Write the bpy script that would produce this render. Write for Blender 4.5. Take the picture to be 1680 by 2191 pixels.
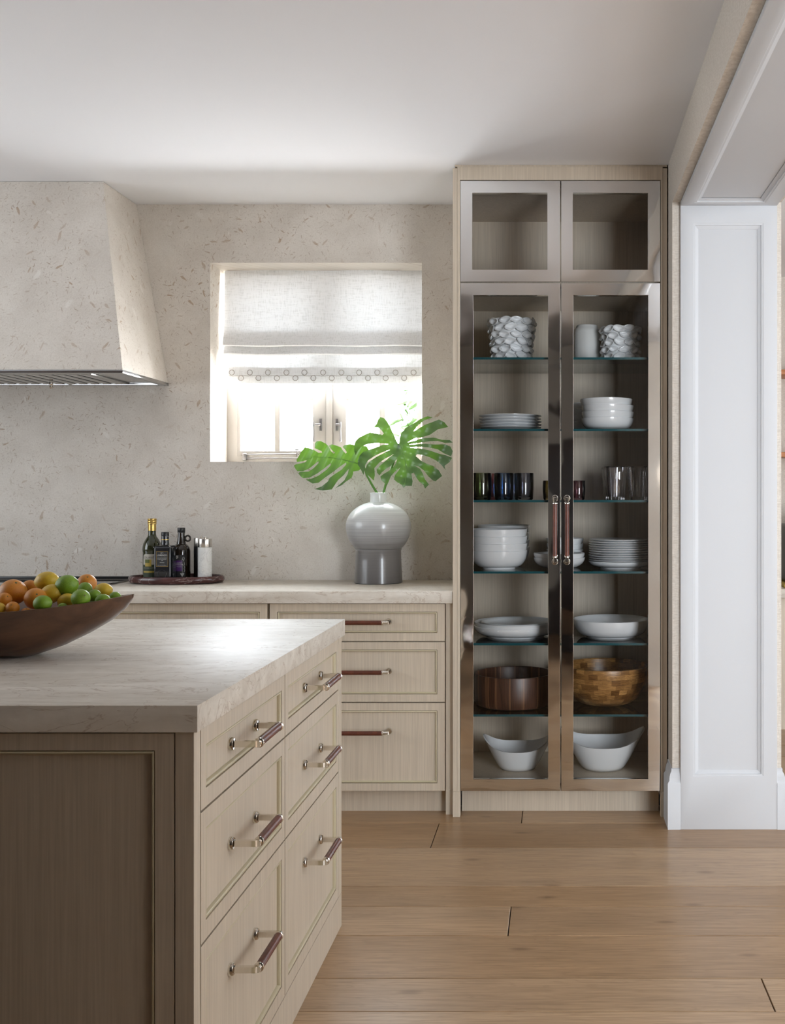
import bpy, bmesh, math, random
from mathutils import Vector, Matrix
from mathutils.geometry import delaunay_2d_cdt
from math import pi, sin, cos, radians as R

random.seed(7)
sc = bpy.context.scene
for o in list(bpy.data.objects):
    bpy.data.objects.remove(o)
COL = sc.collection

# ------------------------------------------------------------------ camera
F = 2300.0                      # focal length in pixels of the 1680 x 2191 frame
EYE = 1.325                     # eye height
cam = bpy.data.cameras.new('camera')
cam.sensor_fit = 'HORIZONTAL'
cam.sensor_width = 36.0
cam.lens = 36.0 * F / 1680.0
cam.shift_x = (840 - 1190) / 1680.0
cam.shift_y = -(1095.5 - 1060) / 1680.0
cam.clip_start = 0.05
camo = bpy.data.objects.new('camera', cam)
camo.location = (0, 0, EYE)
camo.rotation_euler = (R(90), 0, 0)
COL.objects.link(camo)
sc.camera = camo

# ------------------------------------------------------------------ light
sc.view_settings.view_transform = 'Standard'
sc.view_settings.look = 'None'
sc.view_settings.gamma = 1.0
sc.view_settings.use_curve_mapping = False
sc.view_settings.exposure = 0.05
w = bpy.data.worlds.new('daylight')
sc.world = w
w.use_nodes = True
bg = w.node_tree.nodes['Background']
# hazy bright sky above the horizon, sunlit pale paving below it
wt = w.node_tree
wtc = wt.nodes.new('ShaderNodeTexCoord')
wsp = wt.nodes.new('ShaderNodeSeparateXYZ')
wt.links.new(wtc.outputs['Generated'], wsp.inputs[0])
wmr = wt.nodes.new('ShaderNodeMapRange')
wt.links.new(wsp.outputs[2], wmr.inputs[0])
wmr.inputs[1].default_value, wmr.inputs[2].default_value = -0.03, 0.03
wmx = wt.nodes.new('ShaderNodeMix')
wmx.data_type = 'RGBA'
wt.links.new(wmr.outputs[0], wmx.inputs[0])
SKY, GROUND = 50.0, 52.0
wmx.inputs[6].default_value = (0.96*GROUND, 0.975*GROUND, 1.0*GROUND, 1)
wmx.inputs[7].default_value = (0.86*SKY, 0.93*SKY, 1.0*SKY, 1)
wt.links.new(wmx.outputs[2], bg.inputs['Color'])
bg.inputs['Strength'].default_value = 1.0
try:
    sc.cycles.caustics_reflective = False
    sc.cycles.caustics_refractive = False
    sc.cycles.max_bounces = 12
    sc.cycles.diffuse_bounces = 6
    sc.cycles.transparent_max_bounces = 24
    sc.cycles.sample_clamp_indirect = 30.0
except Exception:
    pass

def area(name, loc, rot, sx, sy, power, color, portal=False):
    l = bpy.data.lights.new(name, 'AREA')
    l.shape = 'RECTANGLE'
    l.size, l.size_y = sx, sy
    l.energy = power
    l.color = color
    o = bpy.data.objects.new(name, l)
    o.location = loc
    o.rotation_euler = rot
    COL.objects.link(o)
    if portal:
        l.cycles.is_portal = True
    return o
# sky seen through the kitchen window over the counter (sampling portal only)
area('window_portal', (-1.125, 5.372, 1.95), (R(-90), 0, 0), 1.0, 0.95, 1, (1, 1, 1), True)
# daylight from the glazed wall of the adjoining room
area('adjoining_room_window_light', (4.15, 2.75, 1.45), (0, R(90), 0), 2.1, 2.5, 80, (0.80, 0.90, 1.0))
area('cabinet_fill_light', (2.3, -1.55, 1.3), (R(90), 0, 0), 1.7, 2.1, 225, (0.84, 0.92, 1.0))  # added frontal fill for the tall cabinet; no door is built here
# added general fill light at the closed left wall of the kitchen
area('side_fill_light', (-4.1, 3.0, 1.75), (0, R(-90), 0), 1.5, 2.0, 44, (0.86, 0.93, 1.0))

# ------------------------------------------------------------------ helpers
def X(px, d):
    return (px - 1190.0) * d / F
def Z(py, d):
    return EYE - (py - 1060.0) * d / F

WL = {}

class MB:
    def __init__(s):
        s.v = []; s.f = []
    def add(s, vs, fs):
        n = len(s.v)
        s.v += [tuple(p) for p in vs]
        s.f += [tuple(i + n for i in f) for f in fs]
        return s
    def box(s, x0, x1, y0, y1, z0, z1):
        vs = [(x0,y0,z0),(x1,y0,z0),(x1,y1,z0),(x0,y1,z0),(x0,y0,z1),(x1,y0,z1),(x1,y1,z1),(x0,y1,z1)]
        return s.add(vs, [(0,3,2,1),(4,5,6,7),(0,1,5,4),(1,2,6,5),(2,3,7,6),(3,0,4,7)])
    def lathe(s, prof, n=32, c=(0,0,0), sx=1, sy=1, zf=None, closed=False):
        # prof: list of (r, z); r == 0 ends close with a fan
        vs, rings = [], []
        for r, z in prof:
            if r <= 1e-6:
                rings.append([len(vs)])
                vs.append((c[0], c[1], c[2] + z))
            else:
                ring = []
                for k in range(n):
                    a = 2*pi*k/n
                    zz = z + (zf(a, r, z) if zf else 0)
                    ring.append(len(vs))
                    vs.append((c[0] + r*sx*cos(a), c[1] + r*sy*sin(a), c[2] + zz))
                rings.append(ring)
        fs = []
        m = len(rings)
        for i in range(m if closed else m - 1):
            a, b = rings[i], rings[(i+1) % m]
            if len(a) == 1 and len(b) == 1: continue
            for k in range(n):
                k2 = (k+1) % n
                if len(a) == 1: fs.append((a[0], b[k2], b[k]))
                elif len(b) == 1: fs.append((a[k], a[k2], b[0]))
                else: fs.append((a[k], a[k2], b[k2], b[k]))
        return s.add(vs, fs)
    def tube(s, pts, r, n=10, cap=True, square=False):
        pts = [Vector(p) for p in pts]
        rs = r if isinstance(r, (list, tuple)) else [r]*len(pts)
        vs, fs = [], []
        t0 = (pts[1]-pts[0]).normalized()
        up = Vector((0,0,1)) if abs(t0.z) < 0.9 else Vector((0,1,0))
        nrm = t0.cross(up).normalized()
        for i, p in enumerate(pts):
            if i == 0: t = pts[1]-pts[0]
            elif i == len(pts)-1: t = pts[-1]-pts[-2]
            else: t = (pts[i+1]-pts[i]).normalized() + (pts[i]-pts[i-1]).normalized()
            t.normalize()
            nrm = (nrm - t*nrm.dot(t)).normalized()
            bi = t.cross(nrm)
            for k in range(n):
                a = 2*pi*(k+0.5)/n
                q = p + (nrm*cos(a) + bi*sin(a))*rs[i]
                vs.append(tuple(q))
        for i in range(len(pts)-1):
            for k in range(n):
                k2 = (k+1) % n
                fs.append((i*n+k, i*n+k2, (i+1)*n+k2, (i+1)*n+k))
        if cap:
            fs.append(tuple(range(n))[::-1])
            fs.append(tuple((len(pts)-1)*n + k for k in range(n)))
        return s.add(vs, fs)
    def prism(s, poly, axis, a0, a1):
        # poly in the two other axes, extruded along axis ('x': (y,z), 'y': (x,z), 'z': (x,y))
        def P(p, a):
            return {'x': (a, p[0], p[1]), 'y': (p[0], a, p[1]), 'z': (p[0], p[1], a)}[axis]
        n = len(poly)
        vs = [P(p, a0) for p in poly] + [P(p, a1) for p in poly]
        fs = [tuple(range(n)), tuple(range(n, 2*n))[::-1]]
        fs += [(k, (k+1) % n, n + (k+1) % n, n + k) for k in range(n)]
        return s.add(vs, fs)
    def sheet(s, grid):
        # grid: rows of points
        h, w_ = len(grid), len(grid[0])
        vs = [p for row in grid for p in row]
        fs = [(i*w_+j, i*w_+j+1, (i+1)*w_+j+1, (i+1)*w_+j) for i in range(h-1) for j in range(w_-1)]
        return s.add(vs, fs)
    def ringframe(s, P, r0, r1, o0, o1):
        # rectangular frame between rectangles r0 (outer) and r1 (inner): P maps (u, o, z)
        def rect(r, o):
            return [P(r[0], o, r[2]), P(r[1], o, r[2]), P(r[1], o, r[3]), P(r[0], o, r[3])]
        vs = rect(r0, o0) + rect(r0, o1) + rect(r1, o1) + rect(r1, o0)
        fs = []
        for a, b in ((0,4),(4,8),(8,12),(12,0)):
            for k in range(4):
                fs.append((a+k, a+(k+1) % 4, b+(k+1) % 4, b+k))
        return s.add(vs, fs)

def build(name, mb, mat, parent=None, bevel=0, smooth=35, flip=True, seg=2, solid=0, subd=0):
    v = [Vector(p) for p in mb.v]
    lo = Vector((min(p.x for p in v), min(p.y for p in v), min(p.z for p in v)))
    hi = Vector((max(p.x for p in v), max(p.y for p in v), max(p.z for p in v)))
    c = Vector(((lo.x+hi.x)/2, (lo.y+hi.y)/2, lo.z))
    bm = bmesh.new()
    bv = [bm.verts.new(p - c) for p in v]
    for f in mb.f:
        try: bm.faces.new([bv[i] for i in f])
        except ValueError: pass
    if flip: bmesh.ops.recalc_face_normals(bm, faces=bm.faces[:])
    if bevel:
        es = [e for e in bm.edges if len(e.link_faces) == 2 and e.calc_face_angle(0) > R(30)]
        bmesh.ops.bevel(bm, geom=es, offset=bevel, segments=seg, profile=0.5, affect='EDGES', clamp_overlap=True)
    me = bpy.data.meshes.new(name)
    bm.to_mesh(me); bm.free()
    if smooth:
        for p in me.polygons: p.use_smooth = True
        me.set_sharp_from_angle(angle=R(smooth))
    me.materials.append(mat)
    o = bpy.data.objects.new(name, me)
    COL.objects.link(o)
    wp = Vector((0,0,0))
    if parent is not None:
        o.parent = parent
        wp = WL[parent.name]
    o.location = c - wp
    WL[o.name] = c
    if solid:
        m = o.modifiers.new('thickness', 'SOLIDIFY'); m.thickness = solid; m.offset = 0
    if subd:
        m = o.modifiers.new('smooth', 'SUBSURF'); m.levels = subd; m.render_levels = subd
    return o

def tag(o, label=None, cat=None, group=None, kind=None):
    if label: o['label'] = label
    if cat: o['category'] = cat
    if group: o['group'] = group
    if kind: o['kind'] = kind
    return o

def thing(name, loc, label, cat, group=None):
    o = bpy.data.objects.new(name, None)
    o.empty_display_size = 0.05
    o.location = loc
    COL.objects.link(o)
    WL[o.name] = Vector(loc)
    return tag(o, label, cat, group)

def struct(o):
    return tag(o, kind='structure')

def copy_tree(o, loc=None, parent=None, label=None, rotz=None):
    c = o.copy()
    COL.objects.link(c)
    c.parent = parent
    if loc is not None:
        c.location = loc
        WL[c.name] = Vector(loc)
    if rotz is not None: c.rotation_euler.z = rotz
    if label: c['label'] = label
    for ch in list(o.children):
        copy_tree(ch, None, c)
    return c

# ------------------------------------------------------------------ materials
def newmat(name):
    m = bpy.data.materials.new(name)
    m.use_nodes = True
    nt = m.node_tree
    b = nt.nodes['Principled BSDF']
    return m, nt, b

def nd(nt, t, ins=None, **kw):
    n = nt.nodes.new(t)
    for k, v in kw.items(): setattr(n, k, v)
    for k, v in (ins or {}).items():
        if hasattr(v, 'links') or isinstance(v, bpy.types.NodeSocket): nt.links.new(v, n.inputs[k])
        else: n.inputs[k].default_value = v
    return n

def srgb(r, g, b):
    f = lambda c: (c/255/12.92) if c/255 <= 0.04045 else ((c/255+0.055)/1.055)**2.4
    return (f(r), f(g), f(b), 1)

def plain(name, col, rough=0.5, metal=0.0, coat=0.0, spec=None, **kw):
    m, nt, b = newmat(name)
    b.inputs['Base Color'].default_value = col
    b.inputs['Roughness'].default_value = rough
    b.inputs['Metallic'].default_value = metal
    b.inputs['Coat Weight'].default_value = coat
    if coat: b.inputs['Coat Roughness'].default_value = 0.04
    if spec is not None: b.inputs['Specular IOR Level'].default_value = spec
    for k, v in kw.items(): b.inputs[k].default_value = v
    return m

def coords(nt, scale=(1,1,1), rnd=True):
    tc = nd(nt, 'ShaderNodeTexCoord')
    vec = tc.outputs['Object']
    if rnd:
        oi = nd(nt, 'ShaderNodeObjectInfo')
        mu = nd(nt, 'ShaderNodeMath', {0: oi.outputs['Random'], 1: 37.0}, operation='MULTIPLY')
        cb = nd(nt, 'ShaderNodeCombineXYZ', {0: mu.outputs[0], 1: mu.outputs[0], 2: mu.outputs[0]})
        ad = nd(nt, 'ShaderNodeVectorMath', {0: vec, 1: cb.outputs[0]}, operation='ADD')
        vec = ad.outputs[0]
    mp = nd(nt, 'ShaderNodeMapping', {'Vector': vec, 'Scale': scale})
    return mp.outputs[0]

def ramp(nt, fac, stops, interp='LINEAR'):
    r = nd(nt, 'ShaderNodeValToRGB', {0: fac})
    cr = r.color_ramp
    cr.interpolation = interp
    cr.elements[0].position, cr.elements[0].color = stops[0]
    cr.elements[1].position, cr.elements[1].color = stops[1]
    for p, c in stops[2:]:
        e = cr.elements.new(p); e.color = c
    return r.outputs[0]

def mixc(nt, fac, a, b, mode='MIX'):
    n = nd(nt, 'ShaderNodeMix', data_type='RGBA', blend_type=mode)
    for k, v in ((0, fac), (6, a), (7, b)):
        if isinstance(v, bpy.types.NodeSocket): nt.links.new(v, n.inputs[k])
        else: n.inputs[k].default_value = v
    return n.outputs[2]

def noise(nt, vec, scale, detail=3, rough=0.55, dist=0.0):
    return nd(nt, 'ShaderNodeTexNoise', {'Vector': vec, 'Scale': scale, 'Detail': detail, 'Roughness': rough, 'Distortion': dist}).outputs[0]

def bump(nt, b, h, strength, dist=0.002):
    n = nd(nt, 'ShaderNodeBump', {'Height': h, 'Strength': strength, 'Distance': dist})
    nt.links.new(n.outputs[0], b.inputs['Normal'])

def wood(name, dark, light, sc_=(70, 70, 1.6), rough=0.45, fine=260, bstr=0.12, coat=0.0):
    m, nt, b = newmat(name)
    v = coords(nt, sc_)
    n1 = noise(nt, v, 1.0, 5, 0.6, 0.6)
    v2 = coords(nt, tuple(x*3.2 for x in sc_))
    n2 = noise(nt, v2, 1.0, 2, 0.5)
    c1 = ramp(nt, n1, [(0.25, dark), (0.72, light)])
    c2 = ramp(nt, n2, [(0.35, (0.89, 0.885, 0.88, 1)), (0.62, (1.0, 1.0, 1.0, 1))])
    c = mixc(nt, 1.0, c1, c2, 'MULTIPLY')
    nt.links.new(c, b.inputs['Base Color'])
    b.inputs['Roughness'].default_value = rough
    b.inputs['Coat Weight'].default_value = coat
    b.inputs['Coat Roughness'].default_value = 0.08
    bump(nt, b, n2, bstr, 0.0006)
    return m

M = {}
M['oak'] = wood('bleached_oak', (0.52, 0.442, 0.345, 1), (0.60, 0.515, 0.408, 1))
M['oak_bead'] = plain('oak_bead', (0.50, 0.44, 0.30, 1), 0.4)
M['rosewood'] = wood('rosewood', (0.055, 0.014, 0.008, 1), (0.16, 0.042, 0.02, 1), (30, 30, 30), 0.42)
M['walnut'] = wood('walnut', (0.045, 0.017, 0.009, 1), (0.16, 0.066, 0.035, 1), (26, 26, 2.2), 0.4)
M['bowlwood'] = wood('dark_bowl_wood', (0.055, 0.024, 0.012, 1), (0.16, 0.075, 0.038, 1), (3, 22, 22), 0.33, coat=0.25)
M['nickel'] = plain('polished_nickel', (0.78, 0.74, 0.68, 1), 0.09, 1.0)
M['ceiling'] = plain('ceiling_paint', (0.80, 0.805, 0.83, 1), 0.9)
M['white_paint'] = plain('white_satin_paint', (0.57, 0.58, 0.60, 1), 0.55, spec=0.3)
M['porcelain'] = plain('white_porcelain', (0.89, 0.90, 0.91, 1), 0.2, coat=0.6)
M['matte_white'] = plain('matte_white_glaze', (0.74, 0.74, 0.72, 1), 0.45)
M['black'] = plain('black_plastic', (0.012, 0.012, 0.013, 1), 0.35)
M['blackglass'] = plain('black_glass', (0.012, 0.012, 0.014, 1), 0.12, coat=0.5)
M['gold'] = plain('gold_foil', (0.60, 0.41, 0.13, 1), 0.3, 1.0)
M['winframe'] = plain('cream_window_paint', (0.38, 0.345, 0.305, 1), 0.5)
M['iron'] = plain('pewter_hardware', (0.30, 0.28, 0.27, 1), 0.35, 1.0)
M['dark'] = plain('dark_gap', (0.012, 0.01, 0.009, 1), 0.8)
M['copper'] = plain('copper_shelf', (0.50, 0.19, 0.06, 1), 0.4)
M['ink'] = plain('black_ink', (0.015, 0.012, 0.01, 1), 0.6)
M['whiteink'] = plain('white_ink', (0.62, 0.62, 0.60, 1), 0.6)
M['purple'] = plain('purple_label', (0.09, 0.025, 0.17, 1), 0.5)
M['creamlabel'] = plain('cream_label', (0.50, 0.47, 0.40, 1), 0.6)
M['greenlabel'] = plain('green_label', (0.035, 0.05, 0.025, 1), 0.6)
M['yellowlabel'] = plain('yellow_label', (0.42, 0.30, 0.05, 1), 0.5)
M['blacklabel'] = plain('charcoal_label', (0.022, 0.021, 0.022, 1), 0.6)
M['olive_glass'] = plain('olive_bottle_glass', (0.022, 0.026, 0.006, 1), 0.06, coat=0.6)
M['dark_glass'] = plain('dark_bottle_glass', (0.010, 0.011, 0.014, 1), 0.07, coat=0.6)
M['brown_glass'] = plain('brown_bottle_glass', (0.016, 0.010, 0.006, 1), 0.06, coat=0.6)
M['brushed'] = plain('brushed_steel', (0.62, 0.59, 0.55, 1), 0.25, 1.0)
M['hoodsteel'] = plain('hood_steel', (0.55, 0.55, 0.55, 1), 0.12, 1.0)
M['darkdoor'] = plain('dark_brown_door', (0.085, 0.06, 0.05, 1), 0.45)
M['cord'] = plain('embroidery_thread', (0.36, 0.33, 0.30, 1), 0.8)

# mirror polished door steel, slightly wavy
m, nt, b = newmat('polished_steel')
b.inputs['Base Color'].default_value = (0.86, 0.86, 0.86, 1)
b.inputs['Metallic'].default_value = 1.0
b.inputs['Roughness'].default_value = 0.05
v = coords(nt, (1, 1, 1))
bump(nt, b, noise(nt, v, 4.2, 1, 0.4), 0.35, 0.02)
M['steel'] = m

# fossil limestone
def limestone(name):
    m, nt, b = newmat(name)
    tc = nd(nt, 'ShaderNodeTexCoord')
    sp = nd(nt, 'ShaderNodeSeparateXYZ', {0: tc.outputs['Object']})
    u = nd(nt, 'ShaderNodeMath', {0: sp.outputs[0], 1: sp.outputs[1]}, operation='SUBTRACT')
    P0 = nd(nt, 'ShaderNodeCombineXYZ', {0: u.outputs[0], 1: sp.outputs[2], 2: 0.0}).outputs[0]
    wob = nd(nt, 'ShaderNodeTexNoise', {'Vector': P0, 'Scale': 28.0, 'Detail': 2.0})
    wv = nd(nt, 'ShaderNodeVectorMath', {0: wob.outputs['Color'], 1: (0.5, 0.5, 0.5)}, operation='SUBTRACT')
    ws = nd(nt, 'ShaderNodeVectorMath', {0: wv.outputs[0], 'Scale': 0.020}, operation='SCALE')
    P = nd(nt, 'ShaderNodeVectorMath', {0: P0, 1: ws.outputs[0]}, operation='ADD').outputs[0]
    def chips(scale, length, width, keep, seedshift):
        Ps = nd(nt, 'ShaderNodeVectorMath', {0: P, 1: (seedshift, seedshift*1.7, 0)}, operation='ADD').outputs[0]
        vo = nd(nt, 'ShaderNodeTexVoronoi', {'Vector': Ps, 'Scale': scale, 'Randomness': 1.0}, voronoi_dimensions='2D', feature='F1')
        loc = nd(nt, 'ShaderNodeVectorMath', {0: Ps, 1: vo.outputs['Position']}, operation='SUBTRACT').outputs[0]
        cs = nd(nt, 'ShaderNodeSeparateColor', {0: vo.outputs['Color']})
        an = nd(nt, 'ShaderNodeMath', {0: cs.outputs[0], 1: 6.283}, operation='MULTIPLY')
        rot = nd(nt, 'ShaderNodeVectorRotate', {'Vector': loc, 'Angle': an.outputs[0]}, rotation_type='Z_AXIS').outputs[0]
        s2 = nd(nt, 'ShaderNodeMapping', {'Vector': rot, 'Scale': (1/length, 1/width, 0)}).outputs[0]
        ln = nd(nt, 'ShaderNodeVectorMath', {0: s2}, operation='LENGTH').outputs['Value']
        # random size per chip
        szr = nd(nt, 'ShaderNodeMath', {0: cs.outputs[1], 1: 0.25}, operation='ADD').outputs[0]
        q = nd(nt, 'ShaderNodeMath', {0: ln, 1: szr}, operation='DIVIDE').outputs[0]
        inside = nd(nt, 'ShaderNodeMapRange', {0: q, 1: 0.7, 2: 1.05, 3: 1.0, 4: 0.0}).outputs[0]
        pick = nd(nt, 'ShaderNodeMath', {0: cs.outputs[2], 1: keep}, operation='LESS_THAN').outputs[0]
        return nd(nt, 'ShaderNodeMath', {0: inside, 1: pick}, operation='MULTIPLY').outputs[0]
    big = chips(17, 0.021, 0.0056, 0.30, 0.0)
    mid = chips(40, 0.011, 0.0022, 0.38, 3.3)
    sml = chips(85, 0.006, 0.0013, 0.42, 8.1)
    fat = chips(9, 0.022, 0.010, 0.12, 5.7)
    dens = ramp(nt, noise(nt, P0, 3.4, 3, 0.6), [(0.36, (0.15, 0.15, 0.15, 1)), (0.62, (1, 1, 1, 1))])
    base = ramp(nt, noise(nt, P0, 5.0, 6, 0.62), [(0.3, (0.61, 0.56, 0.50, 1)), (0.7, (0.72, 0.675, 0.615, 1))])
    speck = ramp(nt, noise(nt, P0, 160, 2, 0.6), [(0.35, (0.93, 0.92, 0.91, 1)), (0.6, (1, 1, 1, 1))])
    c = mixc(nt, 1.0, base, speck, 'MULTIPLY')
    def lay(c, fac, col, k):
        f1 = nd(nt, 'ShaderNodeMath', {0: fac, 1: dens}, operation='MULTIPLY').outputs[0]
        f2 = nd(nt, 'ShaderNodeMath', {0: f1, 1: k}, operation='MULTIPLY').outputs[0]
        return mixc(nt, f2, c, col)
    c = lay(c, fat, (0.80, 0.77, 0.72, 1), 0.6)
    c = lay(c, big, (0.37, 0.25, 0.155, 1), 0.75)
    c = lay(c, mid, (0.34, 0.24, 0.165, 1), 0.7)
    c = lay(c, sml, (0.30, 0.22, 0.16, 1), 0.6)
    nt.links.new(c, b.inputs['Base Color'])
    b.inputs['Roughness'].default_value = 0.55
    return m
M['limestone'] = limestone('fossil_limestone')

# quartzite worktops
def quartzite(name, c0, c1, vein, rough, streak=(1.2, 7, 7)):
    m, nt, b = newmat(name)
    v = coords(nt, streak, False)
    n1 = noise(nt, v, 1.6, 7, 0.62, 1.0)
    c = ramp(nt, n1, [(0.3, c0), (0.68, c1)])
    n2 = noise(nt, coords(nt, (2.2, 4, 6), False), 1.5, 5, 0.6, 1.6)
    d = nd(nt, 'ShaderNodeMath', {0: n2, 1: 0.5}, operation='SUBTRACT').outputs[0]
    ab = nd(nt, 'ShaderNodeMath', {0: d}, operation='ABSOLUTE').outputs[0]
    ln = ramp(nt, ab, [(0.0, (0.45, 0.45, 0.45, 1)), (0.012, (0, 0, 0, 1))])
    c = mixc(nt, ln, c, vein)
    n3 = noise(nt, coords(nt, (1, 1, 1), False), 26, 4, 0.6)
    c = mixc(nt, 1.0, c, ramp(nt, n3, [(0.3, (0.90, 0.89, 0.88, 1)), (0.65, (1, 1, 1, 1))]), 'MULTIPLY')
    nt.links.new(c, b.inputs['Base Color'])
    b.inputs['Roughness'].default_value = rough
    return m
M['quartzite'] = quartzite('quartzite', (0.56, 0.505, 0.43, 1), (0.75, 0.705, 0.635, 1), (0.30, 0.19, 0.12, 1), 0.46)
M['quartzite'].node_tree.nodes['Principled BSDF'].inputs['Specular IOR Level'].default_value = 0.12
M['redmarble'] = quartzite('red_marble', (0.045, 0.016, 0.016, 1), (0.105, 0.040, 0.036, 1), (0.55, 0.45, 0.42, 1), 0.2, (4, 9, 9))
M['whitemarble'] = quartzite('white_marble', (0.62, 0.62, 0.61, 1), (0.80, 0.80, 0.78, 1), (0.40, 0.40, 0.40, 1), 0.25, (6, 6, 6))
M['blackmarble'] = plain('black_marble', (0.014, 0.014, 0.016, 1), 0.25)

# woven grass-cloth wallpaper
m, nt, b = newmat('grasscloth')
v = coords(nt, (60, 60, 420), False)
v2 = coords(nt, (420, 420, 40), False)
n1 = noise(nt, v, 1, 2); n2 = noise(nt, v2, 1, 2)
c1 = ramp(nt, n1, [(0.3, (0.58, 0.52, 0.45, 1)), (0.7, (0.72, 0.67, 0.60, 1))])
c2 = ramp(nt, n2, [(0.3, (0.86, 0.86, 0.86, 1)), (0.65, (1, 1, 1, 1))])
nt.links.new(mixc(nt, 1.0, c1, c2, 'MULTIPLY'), b.inputs['Base Color'])
b.inputs['Roughness'].default_value = 0.85
bump(nt, b, n1, 0.3, 0.001)
M['grasscloth'] = m

# oak floor planks: grain along the plank (x)
m, nt, b = newmat('oak_floor')
v = coords(nt, (1, 1, 1))
oi = nd(nt, 'ShaderNodeObjectInfo')
dist = nd(nt, 'ShaderNodeMapping', {'Vector': v, 'Scale': (1.3, 11, 1)}).outputs[0]
n1 = noise(nt, dist, 1.0, 4, 0.55, 0.8)
ring = nd(nt, 'ShaderNodeMath', {0: n1, 1: 16.0}, operation='MULTIPLY').outputs[0]
ringf = nd(nt, 'ShaderNodeMath', {0: ring}, operation='FRACT').outputs[0]
tri = nd(nt, 'ShaderNodeMath', {0: ringf, 1: 0.5}, operation='SUBTRACT').outputs[0]
tri = nd(nt, 'ShaderNodeMath', {0: tri}, operation='ABSOLUTE').outputs[0]
fib = noise(nt, nd(nt, 'ShaderNodeMapping', {'Vector': v, 'Scale': (6, 170, 1)}).outputs[0], 1.0, 3, 0.6)
c1 = ramp(nt, oi.outputs['Random'], [(0.0, (0.335, 0.205, 0.105, 1)), (1.0, (0.475, 0.325, 0.195, 1))])
c2 = ramp(nt, tri, [(0.0, (0.80, 0.78, 0.76, 1)), (0.22, (1.0, 1.0, 1.0, 1))])
c3 = ramp(nt, fib, [(0.32, (0.74, 0.72, 0.70, 1)), (0.6, (1.04, 1.04, 1.05, 1))])
big = ramp(nt, noise(nt, dist, 0.55, 3, 0.5), [(0.3, (0.86, 0.86, 0.88, 1)), (0.7, (1.1, 1.1, 1.1, 1))])
c = mixc(nt, 0.55, c1, c2, 'MULTIPLY')
c = mixc(nt, 1.0, c, c3, 'MULTIPLY')
c = mixc(nt, 1.0, c, big, 'MULTIPLY')
# sparse knots
vk = nd(nt, 'ShaderNodeTexVoronoi', {'Vector': nd(nt, 'ShaderNodeMapping', {'Vector': v, 'Scale': (0.9, 2.4, 0.01)}).outputs[0], 'Scale': 1.6}, voronoi_dimensions='2D', feature='F1')
kn = ramp(nt, vk.outputs['Distance'], [(0.018, (0.55, 0.50, 0.47, 1)), (0.06, (1, 1, 1, 1))])
c = mixc(nt, 0.8, c, kn, 'MULTIPLY')
nt.links.new(c, b.inputs['Base Color'])
b.inputs['Roughness'].default_value = 0.31
bump(nt, b, fib, 0.12, 0.0006)
M['floor'] = m

# glass
def thin_glass(name, tint, refl=1.0):
    m, nt, b = newmat(name)
    nt.nodes.remove(b)
    out = nt.nodes['Material Output']
    tr = nd(nt, 'ShaderNodeBsdfTransparent', {'Color': tint})
    gl = nd(nt, 'ShaderNodeBsdfGlossy', {'Color': (1, 1, 1, 1), 'Roughness': 0.0})
    fr = nd(nt, 'ShaderNodeFresnel', {'IOR': 1.45})
    fm = nd(nt, 'ShaderNodeMath', {0: fr.outputs[0], 1: refl}, operation='MULTIPLY')
    mx = nd(nt, 'ShaderNodeMixShader', {0: fm.outputs[0], 1: tr.outputs[0], 2: gl.outputs[0]})
    nt.links.new(mx.outputs[0], out.inputs[0])
    return m
M['pane'] = thin_glass('clear_pane', (0.97, 0.98, 0.98, 1))
M['door_glass'] = thin_glass('cabinet_door_glass', (0.97, 0.97, 0.965, 1))
M['shelf_glass'] = thin_glass('shelf_glass', (0.86, 0.93, 0.92, 1))
M['shelf_edge'] = plain('shelf_glass_edge', (0.012, 0.085, 0.10, 1), 0.15, coat=0.5)
M['clear_glass'] = thin_glass('clear_tumbler', (0.939, 0.934, 0.948, 1), 2.2)
M['green_glass'] = thin_glass('green_tumbler', (0.695, 0.747, 0.603, 1), 1.6)
M['blue_glass'] = thin_glass('blue_tumbler', (0.529, 0.681, 0.840, 1), 1.6)
M['grey_glass'] = thin_glass('grey_tumbler', (0.695, 0.708, 0.760, 1), 1.6)
M['amber_glass'] = thin_glass('amber_tumbler', (0.747, 0.695, 0.463, 1), 1.6)
M['plum_glass'] = thin_glass('plum_tumbler', (0.695, 0.586, 0.620, 1), 1.6)
M['red_glass'] = thin_glass('red_tumbler', (0.778, 0.410, 0.410, 1), 1.6)

# linen shade: part of the light passes through
m, nt, b = newmat('linen')
nt.nodes.remove(b)
out = nt.nodes['Material Output']
v = coords(nt, (260, 260, 30), False); vv = coords(nt, (24, 24, 330), False)
n1 = noise(nt, v, 1, 2); n2 = noise(nt, vv, 1, 2)
av = nd(nt, 'ShaderNodeMath', {0: n1, 1: n2}, operation='ADD').outputs[0]
c = ramp(nt, av, [(0.75, (0.72, 0.72, 0.71, 1)), (1.2, (0.86, 0.86, 0.86, 1))])
df = nd(nt, 'ShaderNodeBsdfDiffuse', {'Color': c})
tl = nd(nt, 'ShaderNodeBsdfTranslucent', {'Color': mixc(nt, 1.0, c, (0.95, 0.98, 1, 1), 'MULTIPLY')})
mx = nd(nt, 'ShaderNodeMixShader', {0: 0.021, 1: df.outputs[0], 2: tl.outputs[0]})
nt.links.new(mx.outputs[0], out.inputs[0])
M['linen'] = m

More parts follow.
